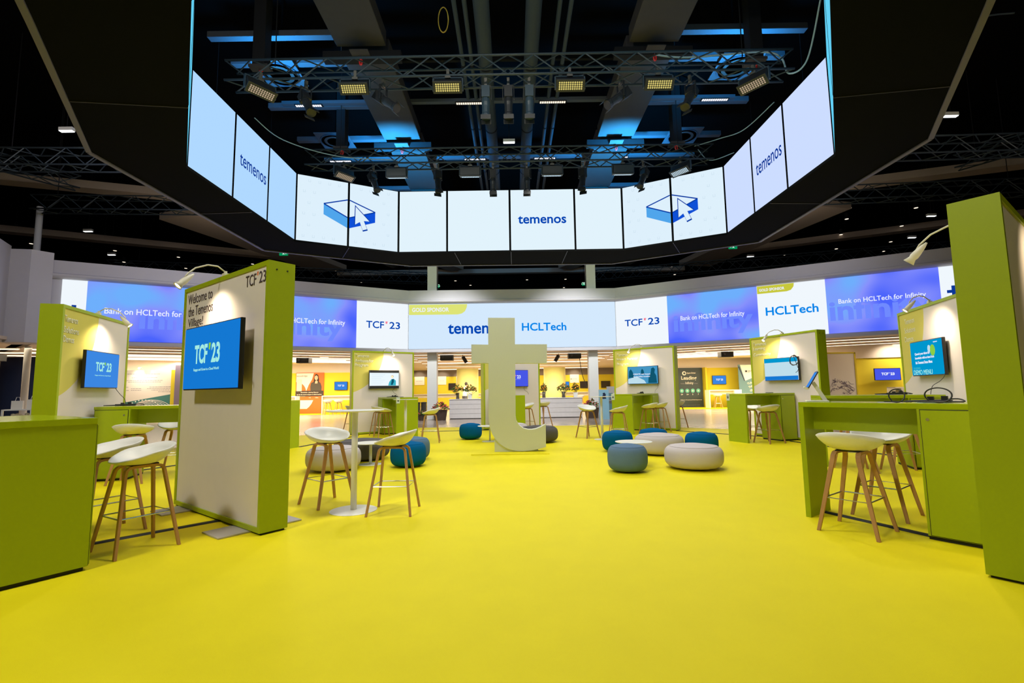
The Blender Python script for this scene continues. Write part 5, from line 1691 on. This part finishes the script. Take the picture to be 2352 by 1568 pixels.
for x in (0, .55, 1.1, 1.65):
    obj('post', MB().box(x, x + .04, 0, .04, 0, .95), 'whitepaint', tr)
for z in (.28, .60, .92):
    obj('rail', MB().box(0, 1.69, 0, .35, z, z + .03), 'whitepaint', tr)
for k, (x, c) in enumerate(((.12, 'cauli'), (.42, 'cauli'), (.75, 'cauli'), (1.05, 'cauli'), (1.35, 'cauli'))):
    p = Vector((-13.1, 12.5)) + Vector((math.cos(.5), math.sin(.5))) * (x + .12) + Vector((-math.sin(.5), math.cos(.5))) * .17
    mb, m2 = MB(), MB()
    for q in range(9):
        mb.ico((random.uniform(-.09, .09), random.uniform(-.08, .08), .10 + random.uniform(0, .08)), .05, 1, .2)
        m2.ico((random.uniform(-.13, .13), random.uniform(-.1, .1), .05 + random.uniform(0, .04)), .05, 1, .3, (1, 1, .5))
    o = thing('cream_plant', 'cream flowering plant on the white rack, %s from the left' % ('first', 'second', 'third', 'fourth', 'fifth')[k], 'plant', (p.x, p.y, .622), 0, 'plants on the white rack')
    obj('florets', mb, c, o)
    obj('leaves', m2, 'leaf', o)
for k, x in enumerate((.15, .45, .85)):
    p = Vector((-13.1, 12.5)) + Vector((math.cos(.5), math.sin(.5))) * (x + .1) + Vector((-math.sin(.5), math.cos(.5))) * .17
    bg = thing('paper_bag', ('left', 'middle', 'right')[k] + ' paper gift bag on the white rack at far left', 'bag', (p.x, p.y, .942), .5, 'paper bags on the rack')
    obj('bag', MB().box(-.11, .11, -.05, .05, 0, .22 + .03 * k), 'sheet_white', bg)
    obj('handle', MB().tube([(-.05, 0, .22 + .03 * k), (-.03, 0, .31 + .03 * k), (.03, 0, .31 + .03 * k), (.05, 0, .22 + .03 * k)], .006, 5), 'white', bg)

# ------------------------------------------------------------------ the person behind the sunflowers
pt = thing('person', 'person with dark hair in a white shirt bending behind the left sunflowers', 'person', (-3.05, 31.0, -.008), .6)
me = bpy.data.meshes.new('body')
J = [(0, 0, .95), (0, 0, 1.15), (.05, 0, 1.38), (.10, 0, 1.50), (.10, 0, 1.56),
     (0, .10, .90), (.02, .11, .50), (0, .11, .06), (.12, .12, .03),
     (0, -.10, .90), (.02, -.11, .50), (0, -.11, .06), (.12, -.12, .03),
     (.06, .19, 1.42), (.16, .24, 1.16), (.34, .18, 1.10), (.42, .16, 1.09),
     (.06, -.19, 1.42), (.16, -.24, 1.16), (.34, -.18, 1.10), (.42, -.16, 1.09)]
E_ = [(0, 1), (1, 2), (2, 3), (3, 4), (0, 5), (5, 6), (6, 7), (7, 8), (0, 9), (9, 10), (10, 11), (11, 12), (2, 13), (13, 14), (14, 15), (15, 16), (2, 17), (17, 18), (18, 19), (19, 20)]
RAD = [.15, .13, .15, .06, .055, .09, .06, .045, .04, .09, .06, .045, .04, .065, .045, .035, .03, .065, .045, .035, .03]
me.from_pydata(J, E_, [])
bo = bpy.data.objects.new('body', me)
C.objects.link(bo)
bo.parent = pt
me.materials.append(M['shirt'])
sk = bo.modifiers.new('skin', 'SKIN')
for i, v in enumerate(me.skin_vertices[0].data):
    v.radius = (RAD[i], RAD[i])
    v.use_root = (i == 0)
bo.modifiers.new('sub', 'SUBSURF').levels = 1
obj('head', MB().ico((.13, 0, 1.66), .10, 2, 0, (.95, .8, 1.2)), 'skin', pt, smooth=True)
obj('hair', MB().ico((.10, 0, 1.70), .112, 2, 0.02, (.95, .85, 1.1)), 'hair', pt, smooth=True)
obj('trousers', MB().tube([(0, .10, .93), (.02, .11, .5), (0, .11, .08)], .1, 12, [.13, .09, .075]).tube([(0, -.10, .93), (.02, -.11, .5), (0, -.11, .08)], .1, 12, [.13, .09, .075]), 'trouser', pt, smooth=True)
